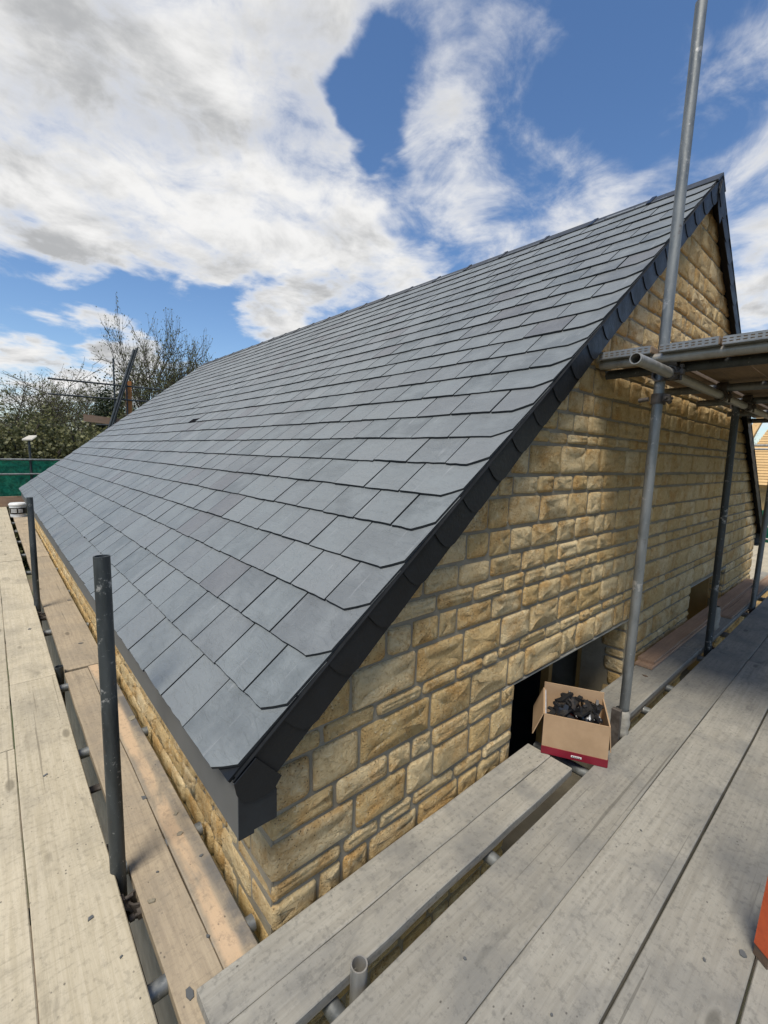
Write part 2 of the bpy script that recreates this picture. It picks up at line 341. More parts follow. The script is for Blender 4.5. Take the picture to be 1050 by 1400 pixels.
# ------------------------------------------------------------------ object helpers
BASE = {}
def thing(name, label, cat, loc=(0, 0, 0), group=None):
    o = bpy.data.objects.new(name, None); COL.objects.link(o); o.location = loc; o.empty_display_size = 0.1
    o['label'] = label; o['category'] = cat
    if group: o['group'] = group
    BASE[o.name] = Vector(loc)
    return o
def tag(o, label, cat, group=None):
    o['label'] = label; o['category'] = cat
    if group: o['group'] = group
    return o
class MB:
    """collects faces in world coordinates and links them as one mesh object"""
    def __init__(s): s.v = []; s.f = []; s.sm = []; s.uv = []; s.tone = []; s.tint = []
    def add(s, vs, fs, smooth=False, tone=0.0, tint=0.0, uvs=None):
        b = len(s.v); s.v += [tuple(p) for p in vs]; s.tone += [tone] * len(vs); s.tint += [tint] * len(vs)
        s.uv += uvs if uvs else [(0, 0)] * len(vs)
        for i, f in enumerate(fs):
            s.f.append([b + j for j in f]); s.sm.append(smooth if isinstance(smooth, bool) else smooth[i])
        return s
    def build(s, name, mat, parent=None, base=None, attrs=False):
        if parent is not None and base is None: base = BASE[parent.name]
        base = Vector(base or (0, 0, 0))
        me = bpy.data.meshes.new(name)
        me.from_pydata([(x - base.x, y - base.y, z - base.z) for x, y, z in s.v], [], s.f)
        me.polygons.foreach_set('use_smooth', s.sm)
        me.materials.append(M[mat])
        if attrs:
            a = me.attributes.new('tone', 'FLOAT', 'POINT'); a.data.foreach_set('value', s.tone)
            a = me.attributes.new('tint', 'FLOAT', 'POINT'); a.data.foreach_set('value', s.tint)
            ul = me.uv_layers.new(name='uv')
            flat = []
            for l in me.loops: flat += s.uv[l.vertex_index]
            ul.data.foreach_set('uv', flat)
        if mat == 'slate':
            me.materials.append(M['slate_edge_shade']); me.polygons.foreach_set('material_index', [0 if len(f) > 9 else 1 for f in s.f])
        me.validate()
        o = bpy.data.objects.new(name, me); COL.objects.link(o)
        if parent is None: o.location = base
        else: o.parent = parent
        BASE[o.name] = base
        return o
    def box(s, lo, hi, ch=0.0):
        (x0, y0, z0), (x1, y1, z1) = lo, hi
        if ch <= 0:
            return s.add([(x0, y0, z0), (x1, y0, z0), (x1, y1, z0), (x0, y1, z0), (x0, y0, z1), (x1, y0, z1), (x1, y1, z1), (x0, y1, z1)],
                         [(0, 3, 2, 1), (4, 5, 6, 7), (0, 1, 5, 4), (1, 2, 6, 5), (2, 3, 7, 6), (3, 0, 4, 7)])
        c = ch; vs = []
        def ring(z, ix, iy):
            return [(x0 + ix, y0 + iy, z), (x1 - ix, y0 + iy, z), (x1 - ix, y1 - iy, z), (x0 + ix, y1 - iy, z)]
        r = [ring(z0, c, c), ring(z0 + c, 0, 0), ring(z1 - c, 0, 0), ring(z1, c, c)]
        for q in r: vs += q
        fs = [(3, 2, 1, 0), (12, 13, 14, 15)]
        for a in range(3):
            for i in range(4):
                j = (i + 1) % 4; fs.append((a * 4 + i, a * 4 + j, a * 4 + 4 + j, a * 4 + 4 + i))
        return s.add(vs, fs)
    def tube(s, p0, p1, r=0.02415, wall=0.004, n=18, hollow=True):
        p0 = Vector(p0); p1 = Vector(p1); d = (p1 - p0).normalized()
        a = d.orthogonal().normalized(); b = d.cross(a)
        cs = [(math.cos(2 * math.pi * i / n), math.sin(2 * math.pi * i / n)) for i in range(n)]
        def ring(p, rr): return [p + (a * c + b * q) * rr for c, q in cs]
        q = lambda m, k: [(m + i, m + (i + 1) % n, k + (i + 1) % n, k + i) for i in range(n)]
        s.add(ring(p0, r) + ring(p1, r), q(0, n), True)
        if hollow:
            ri = r - wall
            s.add(ring(p0, ri) + ring(p1, ri), [tuple(reversed(f)) for f in q(0, n)], True)
            s.add(ring(p0, r) + ring(p0, ri), [tuple(reversed(f)) for f in q(0, n)]); s.add(ring(p1, r) + ring(p1, ri), q(0, n))
        else:
            s.add(ring(p0, r), [tuple(reversed(range(n)))]); s.add(ring(p1, r), [tuple(range(n))])
        return s
    def prism(s, pts, off, tone=0.0):
        """extrude a 3-D polygon by a vector"""
        n = len(pts); off = Vector(off); A = [Vector(p) for p in pts]; B = [p + off for p in A]
        s.add(A + B, [tuple(range(n)), tuple(reversed(range(n, 2 * n)))] + [((i + 1) % n, i, n + i, n + (i + 1) % n) for i in range(n)], tone=tone)
        return s
def T3(a, b, c): return Vector((a, b, c))

# ------------------------------------------------------------------ ground
GZ = -2.5
g_ = MB()
NG = 40
def hill(x, y):
    d = math.hypot(x - 2, y - 5)
    return GZ + max(0, d - 45) * 0.05 * (0.6 + 0.4 * math.sin(x * 0.02 + y * 0.013)) if d > 45 else GZ
xs = [-900 + 1800 * i / NG for i in range(NG + 1)]
xs = sorted(set([-900, -600, -400, -250, -150, -100, -70, -50, -35, -20, -10, 0, 10, 20, 35, 50, 70, 100, 150, 250, 400, 600, 900]))
vs = [(x, y, min(hill(x, y), 20)) for y in xs for x in xs]; n = len(xs)
g_.add(vs, [(j * n + i, j * n + i + 1, (j + 1) * n + i + 1, (j + 1) * n + i) for j in range(n - 1) for i in range(n - 1)], True)
o = g_.build('ground', 'ground'); o['kind'] = 'structure'

# ------------------------------------------------------------------ the house
YV = 1.06; YW = 1.115; XW = 0.575; YEND = 11.35
E0 = T3(0.415, YV, 0.566); AP = T3(4.06, YV, 3.492)
U = (AP - E0).normalized(); SL = (AP - E0).length; N = T3(-U.z, 0, U.x)
XR = AP.x; XE = 2 * XR - XW                       # ridge line, far wall corner
def roofz(x): return E0.z + (min(x, 2 * XR - x) - E0.x) * U.z / U.x
house = thing('stone_house', 'honey limestone house with new grey slate roof and open window holes in its gable', 'house', (XR, 6.2, GZ))
HB = BASE[house.name]

# gable wall (mortar body) with two openings
OP = [(1.89, 3.33, 0.345), (4.80, 6.10, 0.325)]
gw = MB()
YM = YW + 0.012; YB = YM + 0.30
def col(x0, x1, z0):
    top = lambda x: roofz(x) - 0.05
    xsq = [x0] + ([XR] if x0 < XR < x1 else []) + [x1]
    pts = [(x0, YM, z0), (x1, YM, z0)] + [(x, YM, top(x)) for x in reversed(xsq)]
    gw.prism(pts, (0, YB - YM, 0))
col(XW + 0.012, OP[0][0], GZ); col(OP[0][0], OP[0][1], OP[0][2]); col(OP[0][1], OP[1][0], GZ); col(OP[1][0], OP[1][1], OP[1][2]); col(OP[1][1], XE - 0.012, GZ)
for a, b_, _ in OP: gw.box((a, YM, GZ), (b_, YB, -0.95))
gable = gw.build('gable_wall', 'mortar', house)
sw = MB()
XM = XW + 0.012
sw.box((XM, YM + 0.001, GZ), (XM + 0.3, YEND - 0.06, 0.60))
sw.box((XW + .004, YM + .003, GZ), (XM + .002, YM + .30, 0.41))
sidew = sw.build('side_wall', 'mortar', house)
bw = MB()
bw.box((XE - 0.3, YB + 0.002, GZ), (XE - 0.012, YEND - 0.06, 0.6)); bw.build('rear_wall', 'mortar', house)
fw = MB()
fw.prism([(XM + 0.302, YEND - 0.36, GZ), (XE - 0.302, YEND - 0.36, GZ), (XE - 0.302, YEND - 0.36, roofz(XE - 0.3) - 0.1), (XR, YEND - 0.36, roofz(XR) - 0.1), (XM + 0.302, YEND - 0.36, roofz(XM + 0.3) - 0.1)], (0, 0.3, 0))
fw.build('far_gable_wall', 'mortar', house)

# ---- stones
def clip(poly, a, b, c):          # keep a*x+b*y<=c
    out = []
    for i in range(len(poly)):
        p = poly[i]; q = poly[(i + 1) % len(poly)]
        dp = a * p[0] + b * p[1] - c; dq = a * q[0] + b * q[1] - c
        if dp <= 0: out.append(p)
        if (dp < 0 < dq) or (dq < 0 < dp):
            t = dp / (dp - dq); out.append((p[0] + (q[0] - p[0]) * t, p[1] + (q[1] - p[1]) * t))
    return out
def rounded(poly, r):
    out = []; n = len(poly)
    for i in range(n):
        p = Vector(poly[i]); a = Vector(poly[i - 1]); b = Vector(poly[(i + 1) % n])
        da = a - p; db = b - p
        if da.length < 1e-4 or db.length < 1e-4: continue
        ra = min(r * random.uniform(.6, 1.5), da.length * 0.42); rb = min(r * random.uniform(.6, 1.5), db.length * 0.42)
        A = p + da.normalized() * ra; B = p + db.normalized() * rb
        out += [A, (A + B) * 0.25 + p * 0.5, B]
    return out
def stone_geom(poly, to3, proud=0.0, back=0.01):
    """poly in wall plane (a,b); to3(a,b,d) -> world, d outwards from the mortar face"""
    P0 = rounded(poly, random.uniform(0.007, 0.020))
    P0 = [Vector((p.x + random.uniform(-.0025, .0025), p.y + random.uniform(-.0025, .0025))) for p in P0]
    n = len(P0)
    c = sum(P0, Vector((0, 0))) / n
    w = max(p.x for p in P0) - min(p.x for p in P0); h = max(p.y for p in P0) - min(p.y for p in P0)
    def inset(d): 
        fx = max(0.15, (w - 2 * d) / w); fy = max(0.15, (h - 2 * d) / h)
        return [Vector((c.x + (p.x - c.x) * fx, c.y + (p.y - c.y) * fy)) for p in P0]
    pr = 0.0075 + proud + random.uniform(-.003, .004)
    vs = [to3(p.x, p.y, -back) for p in P0]
    vs += [to3(p.x, p.y, pr * 0.85 + random.uniform(-.002, .002)) for p in inset(0.0025)]
    vs += [to3(p.x, p.y, pr + 0.004 + random.uniform(-.004, .004)) for p in inset(min(0.014, h * .2))]
    tl = random.uniform(-.08, .08); tm = random.uniform(-.06, .06)
    vs += [to3(p.x, p.y, pr + 0.004 + random.uniform(-.004, .004) + tl * (p.x - c.x) * .3 + tm * (p.y - c.y) * .3) for p in inset(h * 0.32)]
    vs.append(to3(c.x, c.y, pr + 0.005 + random.uniform(-.004, .004)))
    fs = []
    for k in range(3):
        for i in range(n):
            j = (i + 1) % n; fs.append((k * n + i, k * n + j, (k + 1) * n + j, (k + 1) * n + i))
    fs += [(3 * n + i, 3 * n + (i + 1) % n, 4 * n) for i in range(n)]
    return vs, fs
def g3(a, b, d): return T3(a, YM - d, b)
def s3(a, b, d): return T3(XM - d, a, b)
# course heights read from the photograph, then alternating thick and thin beds
joints = [-0.071, 0.039, 0.106, 0.251, 0.346, 0.501, 0.568, 0.717, 0.831, 0.912, 1.014, 1.136, 1.277, 1.372, 1.522, 1.587, 1.686, 1.80, 1.94, 2.03, 2.16, 2.28, 2.385, 2.492, 2.609, 2.727, 2.865, 3.024, 3.16, 3.30]
jj = [-0.071]
while jj[0] > -0.9: jj.insert(0, jj[0] - random.choice((.08, .14, .11, .15)))
joints = jj[:-1] + joints
stones = []                       # (pixel area, verts, faces, which)
def add_stone(rect, to3, which, clips=(), back=0.01):
    poly = [(rect[0], rect[2]), (rect[1], rect[2]), (rect[1], rect[3]), (rect[0], rect[3])]
    for cl in clips:
        poly = clip(poly, *cl)
        if len(poly) < 3: return
    P = [Vector(p) for p in poly]
    ar = abs(sum(P[i].x * P[(i + 1) % len(P)].y - P[(i + 1) % len(P)].x * P[i].y for i in range(len(P)))) / 2
    if ar < 0.0012: return
    seen = all(p[1] > -0.12 for p in poly[:2]) or poly[2][1] > 0.02
    vs, fs = stone_geom(poly, to3, 0.0, back)
    stones.append((poly_px([to3(p[0], p[1], 0) for p in poly]) * (1 if seen else .05), vs, fs, which))
tanp = U.z / U.x
cl_l = (-tanp, 1, E0.z - tanp * E0.x - 0.035)
cl_r = (tanp, 1, E0.z + tanp * (2 * XR - E0.x) - 0.035)
for k in range(len(joints) - 1):
    z0, z1 = joints[k] + 0.0065, joints[k + 1] - 0.0065; hh = z1 - z0
    quoin = random.uniform(.12, .34); qd = (.13, .24)[k % 2]
    x = XW; first = True
    while x < XE - 0.03:
        w = (quoin if first else min(random.uniform(1.0, 2.7) * hh, 0.42) if hh > .09 else random.uniform(.11, .27)); w = max(w, .09); first = False
        x1 = min(x + w, XE)
        if XE - x1 < 0.07: x1 = XE
        nxt = x1
        inop = False
        for a, b_, zt in OP:
            if z0 < zt - 0.02:                     # beds that meet an opening stop at its jambs
                if x < a - 0.02 and x1 > a - 0.07: x1 = a; nxt = b_
                elif a - 0.02 <= x < b_ - 0.02: inop = True; nxt = b_
        if inop: x = nxt; continue
        add_stone((x + (0.0 if x == XW else 0.007), x1 - 0.007, z0 + random.uniform(-.003, .003), z1 + random.uniform(-.003, .003)), g3, 'g', (cl_l, cl_r), qd if x == XW and z0 < .5 else .01)
        x = nxt
    # jamb returns of the openings
    for a, b_, zt in OP:
        if z1 < zt + 0.04:
            add_stone((YM + 0.002, YM + random.choice((.10, .13, .16)), z0, min(z1, zt - .004)), lambda p, q, d, bb=b_: T3(bb - d, p, q), 'g')
    if z1 < 0.42:
        y = YM + qd + .014; ys0 = y
        while y < YEND - 0.1:
            w = max(.1, random.uniform(1.0, 2.8) * hh); y1 = min(y + w, YEND - 0.07)
            if YEND - .07 - y1 < .08: y1 = YEND - .07
            add_stone((y + (0 if y == ys0 else .006), y1 - .006, z0, z1), s3, 's'); y = y1
            if y >= YEND - .075: break
stones.sort(key=lambda q: -q[0])
rest = {'g': MB(), 's': MB()}
for i, (ar, vs, fs, wh) in enumerate(stones):
    if i < 300 and ar > 6:
        MB().add(vs, fs, True, tone=random.random()).build('stone', 'stone', gable if wh == 'g' else sidew, HB, True)
    else: rest[wh].add(vs, fs, True, tone=random.random())
for wh, par in (('g', gable), ('s', sidew)):
    q = rest[wh].build('stone_courses', 'stone', par, HB, True); q['kind'] = 'stuff'

# lintels, inner room seen through the openings
for a, b_, zt in OP: MB().box((a - 0.1, YW + 0.004, zt - 0.009), (b_ + 0.1, YM + 0.10, zt - 0.001)).build('lintel', 'steel', house)
MB().box((3.46, 1.50, -1.22), (3.80, 1.72, 0.618)).build('inner_post', 'concrete', house)
MB().box((2.98, 1.50, -1.22), (3.03, 1.56, 0.618)).build('timber_stud', 'lining', house)
MB().box((3.332, YB - 0.04, -0.95), (3.36, YB + 0.03, 0.344)).build('reveal_lining', 'lining', house)
MB().box((6.04, YM + 0.12, -0.95), (6.098, YB + 0.35, 0.33)).build('reveal_lining', 'lining', house)
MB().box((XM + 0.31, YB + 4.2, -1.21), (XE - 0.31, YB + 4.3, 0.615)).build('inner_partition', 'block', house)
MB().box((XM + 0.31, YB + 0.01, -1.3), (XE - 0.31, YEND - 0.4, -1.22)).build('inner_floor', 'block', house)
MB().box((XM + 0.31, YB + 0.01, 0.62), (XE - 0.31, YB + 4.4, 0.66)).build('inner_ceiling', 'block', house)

# ---- roof
def rp(s, y, h=0.0): return E0 + U * s + T3(0, y - YV, 0) + N * h
def rpf(s, y, h=0.0): 
    p = rp(s, y, h); return T3(2 * XR - p.x, p.y, p.z)
rd = MB()
for fn in (rp, rpf):
    a = [fn(0.02, YV + 0.012, -0.004), fn(SL, YV + 0.012, -0.004), fn(SL, YEND - 0.012, -0.004), fn(0.02, YEND - 0.012, -0.004)]
    b_ = [fn(0.02, YV + 0.012, -0.03), fn(SL, YV + 0.012, -0.03), fn(SL, YEND - 0.012, -0.03), fn(0.02, YEND - 0.012, -0.03)]
    rd.add(a + b_, [(0, 1, 2, 3), (7, 6, 5, 4), (0, 4, 5, 1), (1, 5, 6, 2), (2, 6, 7, 3), (3, 7, 4, 0)])
roof = rd.build('roof', 'verge', house)
GA = 0.1905; SWD = 0.2365; LEN = 0.40; TH = 0.0085; RISE = 0.0185
slates = []
def slate_geom(fn, s0, y0, y1, chamfer=0, full=LEN):
    """top face with uneven dressed tail, sides and tail face; returns verts, faces, uvs"""
    g2 = 0.0036 * random.uniform(.6, 1.5); y0 += g2; y1 -= g2
    sk = random.uniform(-.004, .004); lift = random.uniform(0, .0032); tw = random.uniform(-.0016, .0016)
    s0 += random.uniform(-.0025, .0025)
    L = min(full, SL - s0 - 0.005)
    nseg = 7; tail = []
    for i in range(nseg + 1):
        t = i / nseg; y = y0 + (y1 - y0) * t
        tail.append([s0 + sk * (t - .5) + random.uniform(-.0016, .0016), y])
    cut = chamfer
    if cut > 0:
        tail = [q for q in tail if q[1] > y0 + cut]; tail = [[s0 + cut * .72, y0], [s0 + cut * .33, y0 + cut * .5], [s0, y0 + cut]] + tail
    elif cut < 0:
        c = -cut; tail = [q for q in tail if q[1] < y1 - c] + [[s0, y1 - c], [s0 + c * .72, y1]]
    def h(s, y): return RISE * (1 - (s - s0) / LEN) + lift * (1 - (s - s0) / LEN) + tw * ((y - y0) / (y1 - y0) - .5)
    top = [(s, y) for s, y in tail] + [(s0 + L * .5, y1), (s0 + L, y1), (s0 + L, y0), (s0 + L * .5, y0)]
    m = len(tail)
    vs = [fn(s, y, h(s, y)) for s, y in top]; uvs = [(y, s) for s, y in top]
    # dressed (bevelled) lower edge: the underside edge stands a little forward
    low = [(s - 0.0022, y) for s, y in tail]
    vs += [fn(s, y, h(s, y) - TH) for s, y in low]; uvs += low and [(y, s) for s, y in low]
    vs += [fn(s0 + L, y1, h(s0 + L, y1) - TH), fn(s0 + L, y0, h(s0 + L, y0) - TH)]; uvs += [(y1, s0 + L), (y0, s0 + L)]
    nt_ = len(top)
    fs = [tuple(range(nt_))]
    fs += [(i + 1, i, nt_ + i, nt_ + i + 1) for i in range(m - 1)]
    fs += [(nt_ + m - 1, nt_ + m, m + 1, m, m - 1), (0, m + 3, m + 2, nt_ + m + 1, nt_)]
    if fn is rpf: fs = [tuple(reversed(f)) for f in fs]
    return vs, fs, uvs
ncourse = int((SL - 0.03) / GA) + 1
for fn in (rp, rpf):
    for k in range(-1, ncourse):
        s0 = k * GA if k >= 0 else 0.0
        if k == -1: continue
        edge = 0.312 if k % 2 == 0 else 0.194
        y = YV; first = True; row = []
        while y < YEND - 1e-6:
            w = edge if first else SWD + random.uniform(-.004, .004)
            y1 = y + w
            if YEND - y1 < 0.13: y1 = YEND
            row.append((y, y1, first, y1 >= YEND)); y = y1; first = False
        for (a, b_, f1, fl) in row:
            ven = fn is rp and k == 10 and a < 5.70 < b_
            vs, fs, uvs = slate_geom(fn, s0 + (0.07 if ven else 0), a, b_, 0.075 if f1 else (-0.075 if fl else 0))
            q = [fn(s0, a), fn(s0, b_), fn(s0 + GA, b_), fn(s0 + GA, a)]
            slates.append((poly_px(q) if fn is rp else 0, vs, fs, uvs, random.random(), 1.0 if random.random() < .05 else random.random() ** 3 * .5))
            if ven: VENT = (s0, a, b_)
# eaves under-course: only its tails show as a second thickness
ue = MB()
y = YV
while y < YEND:
    y1 = min(y + 0.25, YEND)
    ue.prism([rp(0.012, y + .002, -0.004), rp(0.012, y1 - .002, -0.004), rp(0.28, y1 - .002, -0.004), rp(0.28, y + .002, -0.004)], N * 0.010); y = y1
ue.build('eaves_under_course', 'verge', house)
slates.sort(key=lambda q: -q[0]); rest = MB()
for i, (ar, vs, fs, uvs, tn, ti) in enumerate(slates):
    if i < 300: MB().add(vs, fs, False, tn, ti, uvs).build('slate', 'slate', roof, HB, True)
    else: rest.add(vs, fs, False, tn, ti, uvs)
q = rest.build('slate_courses', 'slate', roof, HB, True); q['kind'] = 'stuff'
# slot vent slate
s0, a, b_ = VENT
vm = MB()
vm.prism([rp(s0 - .004, a + .003, 0.0105), rp(s0 - .004, b_ - .003, 0.0105), rp(s0 + .075, b_ - .003, 0.0105), rp(s0 + .075, a + .003, 0.0105)], N * 0.005)
for i in range(3):
    t = a + .02 + (b_ - a - .04) * i / 2
    vm.prism([rp(s0 - .002, t - .002, 0.0155), rp(s0 - .002, t + .002, 0.0155), rp(s0 + .07, t + .002, 0.0155), rp(s0 + .07, t - .002, 0.0155)], N * 0.004)
vm.build('slate_vent', 'vent', house)

# ---- verge slates (clipped pieces hung over the gable edge)
def verge(fn, flip, far=False):
    k = 0; s = 0.018
    yy = YEND if far else YV
    sg = 1 if far else -1
    while s < SL - 0.02:
        L = 0.215; s1 = min(s + L, SL + 0.01)
        dd = 0.108 + random.uniform(-.003, .003)
        y_lo = yy + sg * (0.006 + random.uniform(0, .002)); y_hi = yy + sg * 0.001
        # outline in (s, depth); lower end rounded off
        pts = [(s, 0.0), (s + 0.004, dd * .45), (s + 0.014, dd * .74), (s + 0.034, dd * .93), (s + 0.062, dd), (s1 + 0.03, dd), (s1 + 0.03, 0.0)]
        if s1 >= SL: pts = [(s, 0.0), (s + .004, dd * .45), (s + .014, dd * .74), (s + .034, dd * .93), (s + .062, dd), (SL - dd * tanp * .98, dd), (SL, 0.0)]
        def w3(p, y): return fn(p[0], y, -0.003 - p[1])
        A = [w3(p, y_lo + (y_hi - y_lo) * min(1, (p[0] - s) / (L + .03))) for p in pts]
        mb = MB().prism(A, (0, -sg * 0.0045, 0))
        mb.build('verge_slate', 'verge', house)
        s += GA
verge(rp, False); verge(rpf, True)
MB().prism([(.430, YV - .0165, .574), (.437, YV - .0165, .540), (.452, YV - .0165, .514), (.482, YV - .0165, .500), (.520, YV - .0165, .497), (.548, YV - .0165, .508), (.568, YV - .0165, .535), (.492, YV - .0165, .622)], (0, .0035, 0)).build('verge_end_cap', 'verge', house)
# second thin undercloak line just below the slates
uc = MB()
for fn in (rp, rpf): uc.prism([fn(.03, YV - .009, -0.0005), fn(SL, YV - .009, -0.0005), fn(SL, YV + .15, -0.0005), fn(.03, YV + .15, -0.0005)], N * -0.003 if fn is rp else T3(-N.x, 0, N.z) * -0.003)
uc.build('undercloak', 'verge', house)
for fn, sg in ((rp, -1), (rpf, 1)):
    pass
# apex slates covering the joint of the two verges
am = MB()
am.prism([T3(XR - .02, YV - .0095, AP.z - .02), T3(XR - .055, YV - .0095, AP.z - .10), T3(XR - .03, YV - .0095, AP.z - .22), T3(XR + .05, YV - .0095, AP.z - .30), T3(XR + .16, YV - .0095, AP.z - .15), T3(XR + .03, YV - .0095, AP.z - .02)], (0, .004, 0))
am.build('apex_slate', 'verge', house)
am = MB()
am.prism([T3(XR - .012, YV - .0145, AP.z - .03), T3(XR - .05, YV - .0145, AP.z - .13), T3(XR + .02, YV - .0145, AP.z - .20), T3(XR + .05, YV - .0145, AP.z - .06)], (0, .004, 0))
am.build('apex_slate', 'verge', house)
# fascia, soffit, box end
FX = 0.441
for (a, b_) in ((YV - 0.012, 5.18), (5.186, 6.18), (6.186, YEND)):
    MB().box((FX, a, 0.404), (FX + 0.018, b_, 0.563), 0.002).build('fascia', 'fascia_pale', house)
MB().box((FX + .0185, YW + .02, 0.412), (XW + 0.02, YEND - .02, 0.424)).build('soffit', 'fascia', house)
MB().prism([(FX + .002, YV - .0125, .400), (FX + .046, YV - .0125, .400), (FX + .046, YV - .0125, .410), (FX + .114, YV - .0125, .410), (FX + .114, YV - .0125, .500), (FX + .002, YV - .0125, .575)], (0, 0.012, 0)).build('box_end', 'fascia', house)
MB().prism([(FX + .020, YV, .4245), (FX + .1125, YV, .4245), (FX + .1125, YV, .60), (FX + .020, YV, .56)], (0, 0.055, 0)).build('eaves_block', 'fascia', house)
# far (rear) fascia
MB().box((2 * XR - FX - .018, YV - .01, .404), (2 * XR - FX, YEND, .563), .002).build('fascia', 'fascia_pale', house)
MB().box((XE - .02, YV + .02, 0.412), (2 * XR - FX - .0185, YEND - .02, 0.424)).build('soffit', 'fascia', house)
# ridge tiles
y = YV - 0.014; i = 0
while y < YEND:
    y1 = min(y + 0.45, YEND + .01)
    top = T3(XR, 0, AP.z + 0.030)
    def prof(h, lg): 
        return [T3(XR, 0, AP.z + .012 + h), T3(XR + U.x * lg, 0, AP.z + .012 + h - U.z * lg), T3(XR + U.x * lg - U.z * .014, 0, AP.z + .012 + h - U.z * lg - U.x * .014), T3(XR, 0, AP.z + h - .006), T3(XR - U.x * lg + U.z * .014, 0, AP.z + .012 + h - U.z * lg - U.x * .014), T3(XR - U.x * lg, 0, AP.z + .012 + h - U.z * lg)]
    jit = random.uniform(-.002, .003)
    t = MB().prism([p + T3(0, y + .003, jit) for p in prof(0.012, .135)], (0, y1 - y - .006, 0)).build('ridge_tile', 'ridge', house)
    if y1 < YEND: MB().prism([p + T3(0, y1 - .016, jit) for p in prof(0.021, .142)], (0, .034, 0)).build('ridge_union', 'black', t, HB)
    y = y1

# ------------------------------------------------------------------ scaffold boards
def board(name, label, cat, mat, x0, x1, y0, y1, ztop, th=0.038, group=None, along='x', tilt=0.0, rot=0.0):
    Lx, Ly = (x1 - x0, y1 - y0)
    L, Wd = (Lx, Ly) if along == 'x' else (Ly, Lx)
    mb = MB(); ns = 10; c = 0.003
    # slightly bowed and cupped plank, chamfered edges
    prof = [(-Wd / 2 + c, 0), (-Wd / 2, -c), (-Wd / 2, -th + c), (-Wd / 2 + c, -th), (Wd / 2 - c, -th), (Wd / 2, -th + c), (Wd / 2, -c), (Wd / 2 - c, 0), (0, -0.0008)]
    wob = [random.uniform(-.0016, .0016) for _ in range(ns + 1)]; zb = [random.uniform(-.0012, .0012) for _ in range(ns + 1)]
    vs = []
    for i in range(ns + 1):
        x = -L / 2 + L * i / ns
        vs += [(x, py + wob[i], pz + zb[i]) for py, pz in prof]
    n = len(prof)
    fs = [(a * n + i, a * n + (i + 1) % n, (a + 1) * n + (i + 1) % n, (a + 1) * n + i) for a in range(ns) for i in range(n)]
    fs += [tuple(reversed(range(n))), tuple(range(ns * n, ns * n + n))]
    mb.add(vs, fs)
    o = mb.build(name, mat)
    o.location = ((x0 + x1) / 2, (y0 + y1) / 2, ztop)
    o.rotation_euler = (0, tilt, (math.pi / 2 if along == 'y' else 0) + rot)
    BASE[o.name] = Vector((0, 0, 0))
    return tag(o, label, cat, group)
BG = 'scaffold boards'
# right-hand deck (along the gable)
rows = [(.5675, .791), (.342, .5645), (.110, .3345), (-.118, .1035), (-.346, -.121)]
names = ['beside the gap that faces the stone gable', 'second from the gap along the stone gable', 'third from the gap along the stone gable', 'fourth from the gap, under the orange post', 'fifth from the gap along the stone gable']
for i, (a, b_) in enumerate(rows):
    jx = 4.21 - 0.02 * i
    board('scaffold_board', 'long grey weathered scaffold board, ' + names[i], 'board', 'wood_right', 0.25 + .03 * (i % 2), jx, a, b_, 0.0, group=BG, rot=random.uniform(-.0008, .0008))
    board('scaffold_board', 'grey scaffold board past the end joint, ' + names[i].replace(', under the orange post', ''), 'board', 'wood_right', jx + .012, 8.1, a, b_ + random.uniform(-.004, .002), -0.004, group=BG)
# left-hand deck (along the eaves)
lx = [(.012, .237), (-.2165, .0085), (-.445, -.22)]
for i, (a, b_) in enumerate(lx):
    ys = [[-.9, 3.362, 7.10, 10.95, 13.42], [-1.2, 2.62, 6.45, 10.3, 13.42], [-1.1, 2.0, 5.9, 9.8, 13.42]][i]
    for j in range(4):
        board('scaffold_board', ['first', 'second', 'third', 'fourth'][j] + ' pale sunbleached scaffold board of the run ' + ['beside the gap along the eaves', 'one plank out from the eaves gap', 'two planks out from the eaves gap'][i],
              'board', 'wood_left', a, b_, ys[j] + .005, ys[j + 1] - .005, -0.003 * (j % 2), group=BG, along='y', rot=random.uniform(-.0008, .0008))
# inside boards
board('inside_board', 'sand-stained half-width plank with grey grime against the eaves wall', 'board', 'wood_stripe', .4215, .527, 1.0, 3.46, -.040, group='inside boards', along='y')
board('inside_board', 'dusty half-width plank beside the sand-stained one near the eaves corner', 'board', 'wood_sandy', .288, .4185, .98, 3.44, -.040, group='inside boards', along='y')
board('inside_board', 'dusty orange-brown inside board past the near pair under the eaves', 'board', 'wood_sandy', .295, .53, 3.465, 7.35, -.036, group='inside boards', along='y')
board('inside_board', 'farthest dusty inside board leading to the white tub', 'board', 'wood_sandy', .30, .535, 7.36, 12.15, -.034, group='inside boards', along='y')
board('inside_board', 'split grey inside board with chamfered edge beneath the cardboard box, along gable', 'board', 'wood_right', .335, 1.99, .958, 1.082, .0, group='inside boards')
board('inside_board', 'grey outer inside board overlapping the eaves planks at the corner', 'board', 'wood_right', .338, 1.985, .846, .9555, .0, group='inside boards')
board('inside_board', 'dirty grey inside board behind the tall standard, covered in grit', 'board', 'wood_right', 2.36, 4.10, .853, 1.075, .0, group='inside boards')
board('inside_board', 'inside board below the first, doubling the stack behind the tall standard', 'board', 'wood_sandy', 2.42, 4.3, .862, 1.07, -.0395, group='inside boards')
board('inside_board', 'far inside board running to the end of the gable', 'board', 'wood_right', 4.125, 8.0, .85, 1.07, -.002, group='inside boards')
board('loose_plank', 'upper reddish loose plank lying against the stone wall', 'plank', 'wood_red', 3.47, 7.1, .975, 1.085, .042, th=.019, group='loose planks')
board('loose_plank', 'lower reddish loose plank sticking out under the upper one', 'plank', 'wood_red', 3.41, 6.7, .965, 1.08, .0215, th=.019, group='loose planks')
